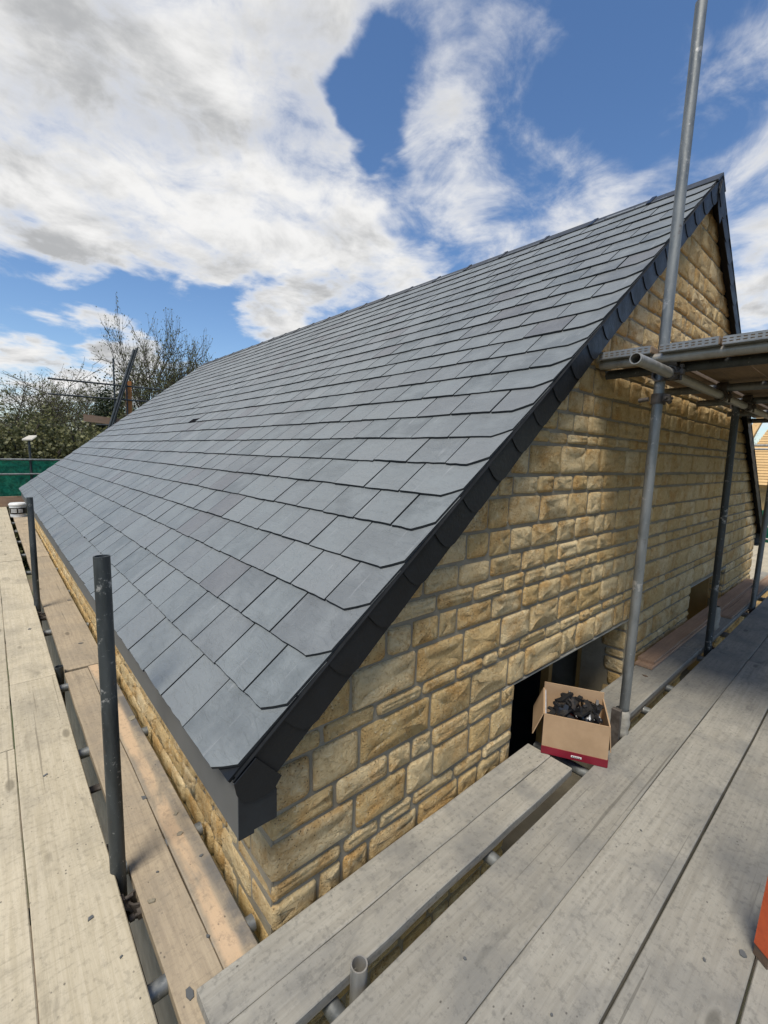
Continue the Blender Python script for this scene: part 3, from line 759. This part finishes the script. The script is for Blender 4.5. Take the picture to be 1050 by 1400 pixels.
board('loose_plank', 'reddish loose plank beyond the dark second window hole', 'plank', 'wood_red', 5.2, 8.3, .862, .962, .021, th=.02, group='loose planks')

# ------------------------------------------------------------------ scaffolds
def coupler(mb, p, d1, d2, r=.0245):
    """pair of clamps at p, one round each tube direction, with bolts"""
    p = Vector(p); d1 = Vector(d1).normalized(); d2 = Vector(d2).normalized(); nrm = d1.cross(d2).normalized()
    for d, sg in ((d1, -1), (d2, 1)):
        c = p + nrm * sg * .027
        mb.tube(c - d * .026, c + d * .026, r + .009, .008, 12)
        side = d.cross(nrm)
        q = c + side * (r + .017)
        mb.box(q - T3(.013, .013, .013), q + T3(.013, .013, .013), .003)
        mb.tube(q - nrm * .038, q + nrm * .038, .006, .003, 8, False)
        mb.tube(q + nrm * .022, q + nrm * .036, .011, .004, 6, False)
    return mb
def tube_part(name, sc, p0, p1, mat='tube', r=.02415, hollow=True): return MB().tube(p0, p1, r, .004, 22, hollow).build(name, mat, sc)

ls = thing('eaves_scaffold', 'dark tube scaffold frame with two cut-off standards beside the eaves', 'scaffold', (.25, 5, GZ))
tube_part('standard', ls, (.245, 1.535, GZ), (.252, 1.640, 1.094), 'tube_dark')
tube_part('standard', ls, (.249, 4.835, GZ), (.252, 5.065, .972), 'tube_dark')
tube_part('standard', ls, (.262, 3.46, GZ), (.262, 3.46, .006), 'tube_dark')
tube_part('standard', ls, (-1.05, 1.55, GZ), (-1.05, 1.55, 0.0), 'tube_dark'); tube_part('standard', ls, (-1.05, 4.85, GZ), (-1.05, 4.85, 0.0), 'tube_dark'); 
for y in (1.19, 1.665, 2.48, 3.27, 4.36, 5.5, 6.6, 7.7, 8.8, 9.9, 11.0): tube_part('transom', ls, (-1.15, y, -.0675), (.552, y + .01, -.0675), 'tube')
tube_part('ledger', ls, (.232, .3, -.118), (.232, 13.6, -.118), 'tube_dark'); tube_part('ledger', ls, (-1.0, .3, -.118), (-1.0, 13.6, -.118), 'tube_dark')
for y in (1.54, 4.87): coupler(MB(), (.262, y - .03, -.075), (0, 0, 1), (0, 1, 0)).build('coupler', 'rust', ls)
for y in (2.22, 1.83): MB().box((.238, y - .02, -.10), (.30, y + .02, -.088), .002).build('board_clip', 'rust', ls)

gs = thing('gable_scaffold', 'galvanised tube scaffold frame with tall standards in front of the stone gable', 'scaffold', (4, .8, GZ))
tube_part('standard', gs, (2.470, .82, GZ), (2.545, .82, 3.517))
tube_part('standard', gs, (4.315, .822, GZ), (4.13, .82, 1.90), 'tube_dark')
tube_part('standard', gs, (5.835, .822, GZ), (5.98, .82, 1.98), 'tube')
tube_part('standard', gs, (.680, .826, GZ), (.690, .826, .035), 'tube_pale')
for x in (2.5, 4.25, 5.9): tube_part('standard', gs, (x, -.55, GZ), (x, -.55, 3.2))
# lower lift, under the deck boards
for x in (.62, 1.35, 2.10, 2.95, 3.38, 4.12, 4.9, 5.75, 6.6, 7.6): tube_part('transom', gs, (x, -.7, -.0715), (x, 1.10, -.0715))
for y in (.79, -.50): tube_part('ledger', gs, (.3, y - .02, -.125), (8.1, y - .02, -.125), 'tube_dark')
for x in (2.47, 4.31, 5.84): coupler(MB(), (x + .02, .80, -.07), (0, 0, 1), (1, 0, 0)).build('coupler', 'rust', gs)
# upper lift
ZU = 1.876
tube_part('ledger', gs, (2.06, .771, ZU), (6.6, .771, ZU - .004), 'tube_pale')
tube_part('ledger', gs, (2.2, -.50, ZU), (6.6, -.50, ZU), 'tube')
tube_part('transom', gs, (2.474, 1.095, 1.950), (2.482, -.75, 1.934), 'tube_pale')
tube_part('transom', gs, (2.60, 1.12, 1.918), (2.60, -.7, 1.914), 'tube_dark')
for x in (3.45, 4.22, 5.2, 6.05): tube_part('transom', gs, (x, 1.09, 1.920), (x, -.7, 1.916), 'tube')
coupler(MB(), (2.52, .792, ZU - .002), (0, 0, 1), (1, 0, 0)).build('coupler', 'rust', gs)
coupler(MB(), (2.505, .768, 1.905), (1, 0, 0), (0, 1, 0)).build('coupler', 'rust', gs)
mbc = MB(); mbc.tube((2.529, .82, 1.735), (2.530, .82, 1.785), .034, .009, 14); mbc.box((2.49, .76, 1.742), (2.515, .79, 1.778), .004); mbc.tube((2.47, .775, 1.76), (2.545, .765, 1.762), .007, .003, 8, False); mbc.tube((2.55, .775, 1.745), (2.575, .80, 1.775), .012, .004, 6, False); mbc.tube((2.50, .855, 1.76), (2.50, .90, 1.755), .011, .004, 8, False)
mbc.build('coupler', 'rust', gs)
for x in (3.45, 4.16, 5.2): coupler(MB(), (x, .765, 1.895), (1, 0, 0), (0, 1, 0)).build('coupler', 'rust', gs)
for x in (4.14, 5.97): coupler(MB(), (x, .795, ZU), (0, 0, 1), (1, 0, 0)).build('coupler', 'rust', gs)
# wrap at the feet of the standards
def wrap(x, y, z0, z1, r0):
    mb = MB(); n = 16; rings = []; k = 7
    for j in range(k + 1):
        z = z0 + (z1 - z0) * j / k; rr = r0 * (1 + .08 * math.sin(j * 2.1)) - (.012 if j in (0, k) else 0)
        rings.append([(x + (rr + random.uniform(-.002, .002)) * math.cos(2 * math.pi * i / n), y + (rr + random.uniform(-.002, .002)) * math.sin(2 * math.pi * i / n), z) for i in range(n)])
    mb.add([p for r_ in rings for p in r_], [(j * n + i, j * n + (i + 1) % n, (j + 1) * n + (i + 1) % n, (j + 1) * n + i) for j in range(k) for i in range(n)], True)
    mb.build('tape_wrap', 'tape', gs)
wrap(2.484, .823, -.03, .125, .042); wrap(4.283, .822, .14, .33, .040)
MB().box((2.395, .80, -.10), (2.42, .845, .155), .003).build('toe_board_clip', 'rust', gs)
# upper lift boards, seen from below with zinc end bands
ub = [(.835, 1.085), (.565, .805), (.335, .562), (.105, .332), (-.125, .102), (-.355, -.128)]
lab = ['hard against the gable wall', 'just outside the tall standard', 'third out from the gable wall', 'fourth out from the gable wall', 'fifth out from the gable wall', 'sixth out from the gable wall']
for i, (a, b_) in enumerate(ub):
    o = board('scaffold_board', 'overhead scaffold board with zinc end band, ' + lab[i], 'board', 'wood_dark', 2.415, 6.3, a + .002, b_ - .002, 2.000 - .003 * i, th=.031, group='overhead boards')
    L = 6.3 - 2.415; Wd = b_ - a - .004
    # perforated zinc end band: strip pieces around slots
    mb = MB(); x = -L / 2 - .0022; w0 = -Wd / 2 + .004; nsl = 9; st = (Wd - .008) / nsl
    for zz0, zz1 in ((-.0305, -.024), (-.0185, -.0125), (-.007, .0008)):
        mb.box((x, w0, zz0), (x + .002, -w0, zz1))
    for rowz in ((-.024, -.0185), (-.0125, -.007)):
        for j in range(nsl): mb.box((x + .0002, w0 + st * j, rowz[0]), (x + .002, w0 + st * j + st * .42, rowz[1]))
    mb.box((x, w0, .0003), (x + .05, -w0, .0022)); mb.box((x, w0, -.0332), (x + .05, -w0, -.0313))
    bd = mb.build('end_band', 'zinc', o, (0, 0, 0))

# ------------------------------------------------------------------ cardboard box of clips
A = [T3(1.975, 1.000, .002), T3(2.118, .742, .002)]           # near bottom edge, left and right
ex = (A[1] - A[0]).normalized(); ey = T3(-ex.y, ex.x, 0)
if ey.dot(T3(1, .3, 0)) < 0: ey = -ey
WB = (A[1] - A[0]).length; DB = .27; HBx = .205; CT = .005
bx = thing('cardboard_box', 'open brown cardboard box with crimson base full of black plastic clips', 'box', tuple((A[0] + A[1]) / 2 + ey * DB / 2))
def bp(a, b_, c): return A[0] + ex * a + ey * b_ + T3(0, 0, c)
def slab(name, mat, a0, a1, b0, b1, c0, c1): return MB().prism([bp(a0, b0, c0), bp(a1, b0, c0), bp(a1, b1, c0), bp(a0, b1, c0)], (0, 0, c1 - c0)).build(name, mat, bx)
slab('front_panel', 'card', 0, WB, 0, CT, .035, HBx); slab('back_panel', 'card', 0, WB, DB - CT, DB, .0, HBx + .035)
slab('side_panel', 'card', 0, CT, CT + .0005, DB - CT - .0005, .0, HBx); slab('side_panel', 'card', WB - CT, WB, CT + .0005, DB - CT - .0005, .0, HBx)
slab('base_panel', 'crimson', CT + .0005, WB - CT - .0005, CT + .0005, DB - CT - .0005, .001, .006)
slab('crimson_band', 'crimson', -.002, WB + .002, -.003, -.0005, .0, .038)
slab('crimson_band', 'crimson', WB + .0006, WB + .003, .0, DB, .0, .038)
slab('white_label', 'white', WB * .46, WB * .62, -.005, -.0035, .014, .023)
for i in range(5): slab('label_mark', 'black', WB * (.475 + .028 * i), WB * (.490 + .028 * i), -.0062, -.0052, .0165, .0205)
def flap(p0, p1, d, mat='card', nm='flap'):
    d = Vector(d); nn = (p1 - p0).cross(d).normalized() * .004
    return MB().prism([p0, p1, p1 + d, p0 + d], nn).build(nm, mat, bx)
flap(bp(0, CT, HBx), bp(0, DB, HBx), T3(-ex.x * .045, -ex.y * .045, -.12))
flap(bp(WB + .001, CT, HBx), bp(WB + .001, DB, HBx), T3(ex.x * .012, ex.y * .012, -.13))
flap(bp(.006, DB - .012, HBx - .005), bp(.006, CT + .01, HBx - .005), T3(ex.x * .012, ex.y * .012, -.09), 'bag', 'bag_liner')
# black clips heaped inside
rr = random.Random(3)
for i in range(42):
    c = bp(rr.uniform(.04, WB - .04), rr.uniform(.035, DB - .045), HBx - .018 + rr.uniform(-.03, .03))
    mb = MB()
    R3 = Matrix.Rotation(rr.uniform(0, 6.28), 3, Vector((rr.gauss(0, 1), rr.gauss(0, 1), rr.gauss(0, 1))).normalized())
    L = rr.uniform(.034, .055); w = .014
    pts = [(-L, -w, 0), (L, -w, 0), (L, w * .4, 0), (L * .55, w * .6, 0), (L * .5, w * 2.2, 0), (L * .15, w * 2.4, 0), (L * .1, w, 0), (-L * .5, w, 0), (-L, w * 1.8, 0)]
    mb.prism([c + R3 @ Vector(p) for p in pts], R3 @ Vector((0, 0, rr.uniform(.006, .014))))
    mb.build('black_clip', 'black', bx)
for (a, b_, r_) in ((.10, .10, .022), (.235, .09, .028)):
    mb = MB(); c = bp(a, b_, HBx - .022); n1_, n2_ = 10, 6; vs = []
    for j in range(n2_ + 1):
        ph = math.pi * j / n2_ 
        for i in range(n1_):
            th_ = 2 * math.pi * i / n1_; q = r_ * (1 + rr.uniform(-.22, .22)); vs.append(c + T3(q * math.sin(ph) * math.cos(th_), q * math.sin(ph) * math.sin(th_), q * .7 * math.cos(ph)))
    mb.add(vs, [(j * n1_ + i, (j + 1) * n1_ + i, (j + 1) * n1_ + (i + 1) % n1_, j * n1_ + (i + 1) % n1_) for j in range(n2_) for i in range(n1_)], False)
    mb.build('clear_bag', 'bag', bx)

# ------------------------------------------------------------------ orange post, right edge
op = thing('orange_post', 'chipped orange painted post standing on the grey deck boards', 'post', (1.60, .095, 0))
q0 = T3(1.600, .080, .001); ux = T3(.80, -.60, 0); uy = T3(.60, .80, 0); lean = T3(.012, -.02, .62)
def oprism(c, w, d, t0, t1, nm, mat):
    b0 = c + lean * t0
    MB().prism([b0, b0 + ux * w, b0 + ux * w + uy * d, b0 + uy * d], lean * (t1 - t0)).build(nm, mat, op)
oprism(q0, .045, .045, 0, .055, 'bare_end', 'orange_end'); oprism(q0 - ux * .0015 - uy * .0015, .048, .048, .055, 2.6, 'painted_shaft', 'orange')

# ------------------------------------------------------------------ slate chips and grit lying about
def chip(label, x, y, z, size, seed, group='slate chips', mat='verge', lab_cat='chip'):
    size *= .78; r_ = random.Random(seed); n = r_.choice((4, 5, 6)); mb = MB(); pts = []
    a0 = r_.uniform(0, 6.28); st = r_.uniform(.45, .8)
    for i in range(n):
        t = a0 + 2 * math.pi * i / n; q = size * r_.uniform(.62, 1.1)
        px, py = q * math.cos(t), q * math.sin(t) * st
        pts.append((x + px * math.cos(a0) - py * math.sin(a0), y + px * math.sin(a0) + py * math.cos(a0), z - .0006))
    mb.prism(list(reversed(pts)) if False else pts, (0, 0, r_.uniform(.003, .006)))
    o = mb.build('slate_chip' if mat == 'verge' else 'mortar_crumb', 'fascia_pale' if mat == 'verge' else mat, None, (x, y, z)); return tag(o, label, lab_cat, group)
chip('dark slate chip lying on the pale board beside the near cut-off standard', .151, 1.475, 0, .016, 1)
chip('tiny slate chip on the pale board near its gap', .199, 1.295, 0, .008, 2)
chip('thin slate sliver on the pale board, up from the near standard', .103, 2.309, -.003, .018, 3)
chip('angular slate chip on the joint of the sandy planks', .412, 1.951, -.04, .026, 4)
chip('bent slate chip at the end of the grey overlapping board', .326, 1.11, -.04, .024, 5)
chip('small slate chip on the crack between the sandy planks', .417, 1.225, -.04, .010, 6)
chip('slate sliver on the sand-stained plank near the wall', .50, 1.52, -.04, .012, 7)
chip('slate crumb in the middle of the sandy plank', .36, 1.55, -.04, .009, 8)
chip('slate sliver on the third grey deck board', 1.49, .205, 0, .010, 9)
chip('triangular slate shard beside the orange post', 1.60, .135, 0, .022, 10)
chip('dark slate crumb on the second grey deck board', 1.02, .43, 0, .006, 11)
chip('dark slate chip on the third grey deck board close to its edge', .98, .26, 0, .008, 12)
chip('dark slate crumb on the board beside the gap, along from the tube stub', .95, .66, 0, .007, 13)
chip('slate flake on the second grey deck board towards the box', 1.85, .50, 0, .008, 14)
chip('slate flake on the far pale board before the white tub', .16, 4.35, -.003, .022, 15)
chip('slate flake on the dusty inside board under the eaves', .44, 3.9, -.036, .026, 16)
chip('slate flake on the dusty inside board near the wall, farther on', .50, 5.1, -.036, .03, 17)
chip('pale mortar crumb on the sandy plank beside the transom end', .49, 1.78, -.04, .018, 18, 'mortar crumbs', 'mortar', 'crumb')
chip('larger pale mortar crumb on the sandy plank near the wall', .47, 1.67, -.04, .020, 19, 'mortar crumbs', 'mortar', 'crumb')
chip('mortar lump on the edge of the sandy plank under the eaves', .505, 2.62, -.04, .034, 20, 'mortar crumbs', 'mortar', 'crumb')
chip('flat mortar splash on the dusty plank by the near standard', .315, 1.45, -.04, .020, 21, 'mortar crumbs', 'mortar', 'crumb')
chip('dropped mortar clod on the gritty board behind the tall standard', 3.28, .965, 0, .024, 22, 'mortar crumbs', 'orange_end', 'crumb')

# ------------------------------------------------------------------ white tub at the far end of the deck
tb = thing('plastic_tub', 'white plastic tub with black label standing at the far end of the eaves deck', 'tub', (.36, 11.75, 0))
def frustum(mb, c, r0, r1, z0, z1, n=24, sq=0.0):
    def ring(r, z): return [T3(c[0] + r * math.cos(2 * math.pi * i / n), c[1] + r * math.sin(2 * math.pi * i / n), z) for i in range(n)]
    mb.add(ring(r0, z0) + ring(r1, z1), [(i, (i + 1) % n, n + (i + 1) % n, n + i) for i in range(n)], True)
    mb.add(ring(r0, z0), [tuple(reversed(range(n)))]); mb.add(ring(r1, z1), [tuple(range(n))]); return mb
frustum(MB(), (.36, 11.75), .128, .14, 0, .24).build('body', 'white', tb)
frustum(MB(), (.36, 11.75), .1395, .1455, .07, .19).build('black_label', 'black', tb)
lid = frustum(MB(), (.36, 11.75), .150, .150, .24, .262); frustum(lid, (.36, 11.75), .145, .130, .262, .285); lid.build('lid', 'white', tb)
for i in range(9):
    a_ = -2.6 + i * .17
    for zz_ in (.10, .125, .15):
        if (i * 7 + int(zz_ * 1000)) % 5 == 0: continue
        c = T3(.36 + .147 * math.cos(a_), 11.75 + .147 * math.sin(a_), zz_); t_ = T3(-math.sin(a_), math.cos(a_), 0)
        MB().prism([c, c + t_ * .024, c + t_ * .024 + T3(0, 0, .013), c + T3(0, 0, .013)], T3(-math.cos(a_), -math.sin(a_), 0) * .006).build('label_mark', 'white', tb)

tb.location = (.385, 11.75, -.034)
# ------------------------------------------------------------------ guard rail with green netting at the far end
gr = thing('end_guardrail', 'tube guardrail with green debris netting closing the far end of the deck', 'guardrail', (-1, 13.5, -.1))
for z in (1.075, .735): tube_part('rail', gr, (-4.5, 13.46, z - .01), (3.6, 13.46, z + .02), 'tube', hollow=False)
for x in (-3.6, -1.5, .735, 3.0): tube_part('post', gr, (x, 13.50, GZ), (x, 13.50, 1.15 if x != .735 else 1.52), 'tube_dark', hollow=False)
MB().prism([(.60, 13.40, 1.53), (.78, 13.40, 1.54), (.88, 13.42, 1.63), (.74, 13.60, 1.62), (.62, 13.6, 1.54)], (0, .01, .03)).build('cap_plate', 'cream', gr)
nm = MB(); NX, NZ = 90, 14; rr = random.Random(5)
vs = []
for j in range(NZ + 1):
    for i in range(NX + 1):
        x = -4.5 + 8.1 * i / NX; z = .19 + .89 * j / NZ
        vs.append((x, 13.53 + .035 * math.sin(x * 5.2 + z * 2) + .02 * math.sin(x * 13 + z * 7) + rr.uniform(-.012, .012), z + .012 * math.sin(x * 3)))
nm.add(vs, [(j * (NX + 1) + i, j * (NX + 1) + i + 1, (j + 1) * (NX + 1) + i + 1, (j + 1) * (NX + 1) + i) for j in range(NZ) for i in range(NX)], True)
nm.build('debris_net', 'net', gr)
board('toe_board', 'brown timber toe board under the green netting at the deck end', 'board', 'wood_red', -4.4, 3.5, 13.425, 13.46, .235, th=.235)

# far upper scaffold beyond the roof
k = 15.2 / 13.5
def fk(x, z): return T3(x * k, 15.2, CAMZ + (z - CAMZ) * k)
fs_ = thing('far_scaffold', 'far scaffold lift with two rails and crossed leaning tubes against the trees', 'scaffold', (2.6 * k, 15.2, GZ))
def ft(nm_, a, b_, mat='tube_dark', off=0, r=.02415): tube_part(nm_, fs_, fk(*a) + T3(0, off, 0), fk(*b_) + T3(0, off, 0), mat, r, False)
ft('rail', (1.159, 3.01), (4.6, 3.05)); ft('rail', (1.141, 2.65), (4.4, 2.70))
ft('standard', (2.53, -2.5 / k), (2.546, 3.69), off=.05); ft('standard', (2.78, -2.3), (2.83, 3.1), off=.06)
ft('brace', (2.36, 1.90), (3.02, 3.98), off=-.05, r=.034); ft('brace', (2.43, 1.95), (3.09, 4.03), off=-.05, r=.034); ft('transom', (2.1, 1.99), (3.2, 2.03))
MB().prism([fk(2.80, 1.6) + T3(0, .1, 0), fk(2.94, 1.6) + T3(0, .1, 0), fk(2.955, 3.18) + T3(0, .1, 0), fk(2.815, 3.18) + T3(0, .1, 0)], (0, .03, 0)).build('orange_board', 'orange_wood', fs_)
MB().prism([fk(1.85, 2.06) + T3(0, .1, 0), fk(2.79, 2.00) + T3(0, .1, 0), fk(2.79, 2.17) + T3(0, .1, 0), fk(1.85, 2.24) + T3(0, .1, 0)], (0, .03, 0)).build('toe_board', 'wood_red', fs_)

# ------------------------------------------------------------------ next building site at the far right
nb = thing('neighbour_roof_frame', 'half-built house beyond with bare yellow roof boarding and stone wall', 'house', (18, 4, GZ))
MB().box((16.5, -2.0, GZ), (16.9, 9, 0.95)).build('wall', 'stone', nb)
for i in range(30):
    t0, t1 = i / 30, (i + 1) / 30
    a = T3(16.2 + 3.2 * t0, 0, .95 + 2.4 * t0); b_ = T3(16.2 + 3.2 * (t1 - .006), 0, .95 + 2.4 * (t1 - .006))
    MB().prism([a + T3(0, -2.2 , 0), b_ + T3(0, -2.2, 0), b_ + T3(0, 3.2 - i * .02, 0), a + T3(0, 3.2 - i * .02, 0)], (.02, 0, -.025)).build('roof_board', 'wood_new', nb)
MB().prism([T3(16.25, 3.25, .96), T3(19.3, 3.0, 3.2), T3(19.3, 3.0, 3.1), T3(16.5, 3.25, .9)], (0, .2, 0)).build('barge_timber', 'wood_new', nb)
ns = thing('neighbour_scaffold', 'distant tube rails and green netting around the half-built house', 'scaffold', (14, 2, GZ))
for z in (1.96, 1.87, .02, -.28): tube_part('rail', ns, (14, -2, z), (14, 3.6, z), 'tube_pale', hollow=False)
for y in (-1.5, 3.2): tube_part('standard', ns, (14.05, y, GZ), (14.05, y, 2.2), 'tube', hollow=False)
MB().box((14.1, -2, -.62), (14.11, 3.5, .40)).build('debris_net', 'net', ns)
MB().box((14.0, -2, -.95), (14.04, 3.5, -.68)).build('toe_board', 'wood_new', ns)
board('far_deck_board', 'bright far deck seen past the end of the gable', 'board', 'wood_left', 8.6, 13.9, .2, 3.4, -.35)

# ------------------------------------------------------------------ trees
def leaf_quad(mb, c, size, rr, tone):
    a = Vector((rr.gauss(0, 1), rr.gauss(0, 1), rr.gauss(0, 1))).normalized(); b = a.orthogonal().normalized()
    b = Matrix.Rotation(rr.uniform(0, 6.28), 3, a) @ b; c2 = a.cross(b)
    w = size * .5; h = size
    mb.add([c - b * w * .2, c + c2 * h * .5 - b * w, c + c2 * h, c + c2 * h * .5 + b * w], [(0, 3, 2, 1)], False, tone)
def branchy(name, label, x, y, h, spread, seed, leafmat='leaf_spring', nleaf=1, group=None, z0=None, lsize=.09, levels=5, crad=2.4):
    ztop = h; h = 11.0
    rr = random.Random(seed); z0 = hill(x, y) if z0 is None else z0
    t = thing(name, label, 'tree', (x, y, z0), group)
    wood = MB(); leaf = MB(); trunk = MB()
    def limb(mb, p, q, r0, r1, n):
        d = (q - p).normalized(); a = d.orthogonal().normalized(); b = d.cross(a)
        cs = [(math.cos(6.283 * i / n), math.sin(6.283 * i / n)) for i in range(n)]
        mb.add([p + (a * c + b * s_) * r0 for c, s_ in cs] + [q + (a * c + b * s_) * r1 for c, s_ in cs], [(i, (i + 1) % n, n + (i + 1) % n, n + i) for i in range(n)], True)
    def grow(p, d, L, r, lev):
        seg = 3; q = p
        for s_ in range(seg):
            d = (d + Vector((rr.gauss(0, .13), rr.gauss(0, .13), rr.gauss(0, .08) + .05))).normalized()
            p2 = q + d * L / seg; rr0 = r * (1 - .22 * s_ / seg * 2); rr1 = r * (1 - .22 * (s_ + 1) / seg * 2)
            limb(trunk if lev == 0 else wood, q, p2, rr0, rr1, 7 if lev == 0 else 4 if lev < 3 else 3)
            if lev > 0 and lev < levels and rr.random() < .75:
                sd_ = (d + Vector((rr.gauss(0, .7), rr.gauss(0, .7), rr.gauss(0, .45) + .1)) * spread).normalized()
                grow(p2, sd_, L * rr.uniform(.5, .72), rr1 * .62, lev + 1)
            q = p2
            if lev >= levels - 1:
                for _ in range(nleaf): leaf_quad(leaf, q + Vector((rr.gauss(0, .07), rr.gauss(0, .07), rr.gauss(0, .07))), lsize * .55 * rr.uniform(.6, 1.3), rr, rr.random())
        if lev < levels:
            for i in range(rr.choice((2, 3)) + (3 if lev == 0 else 0)):
                sd_ = (d * (.9 if lev else .8) + Vector((rr.gauss(0, .6), rr.gauss(0, .6), rr.gauss(0, .35) + .1)) * spread).normalized()
                grow(q, sd_, L * rr.uniform(.62, .85), r * .6, lev + 1)
    grow(T3(x, y, z0), Vector((0, 0, 1)), h * .30, h * .016, 0)
    zs = sorted(v[2] for v in leaf.v); f_ = (ztop - z0) / (zs[-3] - z0); f_ = min(f_, 1.6)
    rs = sorted(math.hypot(v[0] - x, v[1] - y) for v in leaf.v); fr = crad / rs[int(len(rs) * .93)]
    for mb in (trunk, wood, leaf): mb.v = [(x + (a - x) * fr, y + (b - y) * fr, z0 + (c - z0) * f_) for a, b, c in mb.v]
    trunk.build('trunk', 'bark', t); wood.build('branches', 'bark', t)
    leaf.build('crown', leafmat, t, attrs=True)
    return t
def bush(name, label, x, y, z0, rx, ry, rz, n, seed, mat, group=None, size=.14):
    rr = random.Random(seed); t = thing(name, label, 'tree', (x, y, z0), group); mb = MB(); wd = MB()
    lobes = [(rr.uniform(-.55, .55), rr.uniform(-.55, .55), rr.uniform(.25, .78), rr.uniform(.28, .48)) for _ in range(16)]
    for i in range(n):
        l = rr.choice(lobes); d = Vector((rr.gauss(0, 1), rr.gauss(0, 1), rr.gauss(0, 1))).normalized(); q = l[3] * (rr.random() ** .35) * rr.uniform(.85, 1.12)
        c = T3(x + (l[0] + d.x * q) * rx, y + (l[1] + d.y * q) * ry, z0 + max(.02, (l[2] + d.z * q)) * rz)
        leaf_quad(mb, c, size * rr.uniform(.6, 1.4), rr, rr.random() ** 1.6)
    wd.tube((x, y, z0), (x + .1, y, z0 + rz * .55), .14, .01, 8, False)
    for i in range(14):
        l = rr.choice(lobes); wd.tube((x + .05, y, z0 + rz * rr.uniform(.2, .5)), (x + l[0] * rx * 1.2, y + l[1] * ry * 1.2, z0 + (l[2] + .25) * rz), .03, .004, 5, False)
    wd.build('trunk', 'bark', t); mb.build('crown', mat, t, attrs=True)
    return t
def topz(px, py, dist):
    d = RX * ((px - 525) / FPX) + RY * ((py - 700) / FPX) + RZ; return CAMZ + d.z * dist / math.hypot(d.x, d.y)
def gp(px, py, dist):             # a place on the far ground, given by bearing from the deck corner and distance
    d = RX * ((px - 525) / FPX) + RY * ((py - 700) / FPX) + RZ; d.z = 0; d.normalize(); return d * dist
TG = 'bare spring trees beyond the site'
for px, py, dist, sp_, sd_, lb in [(225, 428, 25, .95, 11, 'tall spring tree with thin leaves rising above the far roof edge'), (75, 488, 27, 1.15, 23, 'bare twiggy tree behind the two far scaffold rails'),
        (15, 492, 25, 1.2, 37, 'wide bare tree above the ivy thicket at the netting'), (140, 512, 31, 1.15, 41, 'bare tree behind the leaning scaffold tubes'),
        (275, 488, 27, 1.1, 53, 'low spring tree showing just over the far ridge end'), (-60, 480, 25, 1.15, 61, 'bare tree standing past the open side of the deck'), (60, 505, 33, 1.15, 67, 'smaller bare tree set back between two others')]:
    p = gp(px, 560, dist); branchy('spring_tree', lb, p.x, p.y, topz(px, py, dist), sp_, sd_, group=TG, lsize=.15, crad=2.4 if px == 225 else 3.6)
IG = 'ivy covered thicket trees'
for i, (px, d, py, lb) in enumerate([(5, 19.5, 548, 'olive ivy thicket tree behind the green netting'), (60, 19, 556, 'olive ivy thicket tree behind the post with a cap plate'), (115, 20, 556, 'dense olive thicket below the far brown toe board'), (165, 22, 556, 'dense olive thicket behind the leaning scaffold tubes'), (225, 22, 560, 'olive thicket hidden low behind the far roof edge'), (-55, 19, 545, 'olive ivy thicket past the open side of the deck')]):
    p = gp(px, 600, d); bush('ivy_thicket', lb, p.x, p.y, GZ, 2.3, 2.3, (topz(px, py, d) - GZ) / 1.17, 17000, 70 + i, 'leaf_ivy', IG, .095)
p = gp(150, 560, 26); bush('conifer', 'dark green conifer between the bare trees', p.x, p.y, GZ, 1.2, 1.2, topz(150, 530, 26) - GZ, 8000, 91, 'leaf_dark', None, .10)
p = gp(1040, 580, 34); branchy('spring_tree', 'pale distant tree beyond the half-built house', p.x, p.y, topz(1040, 565, 34), 1.2, 97, group=TG)
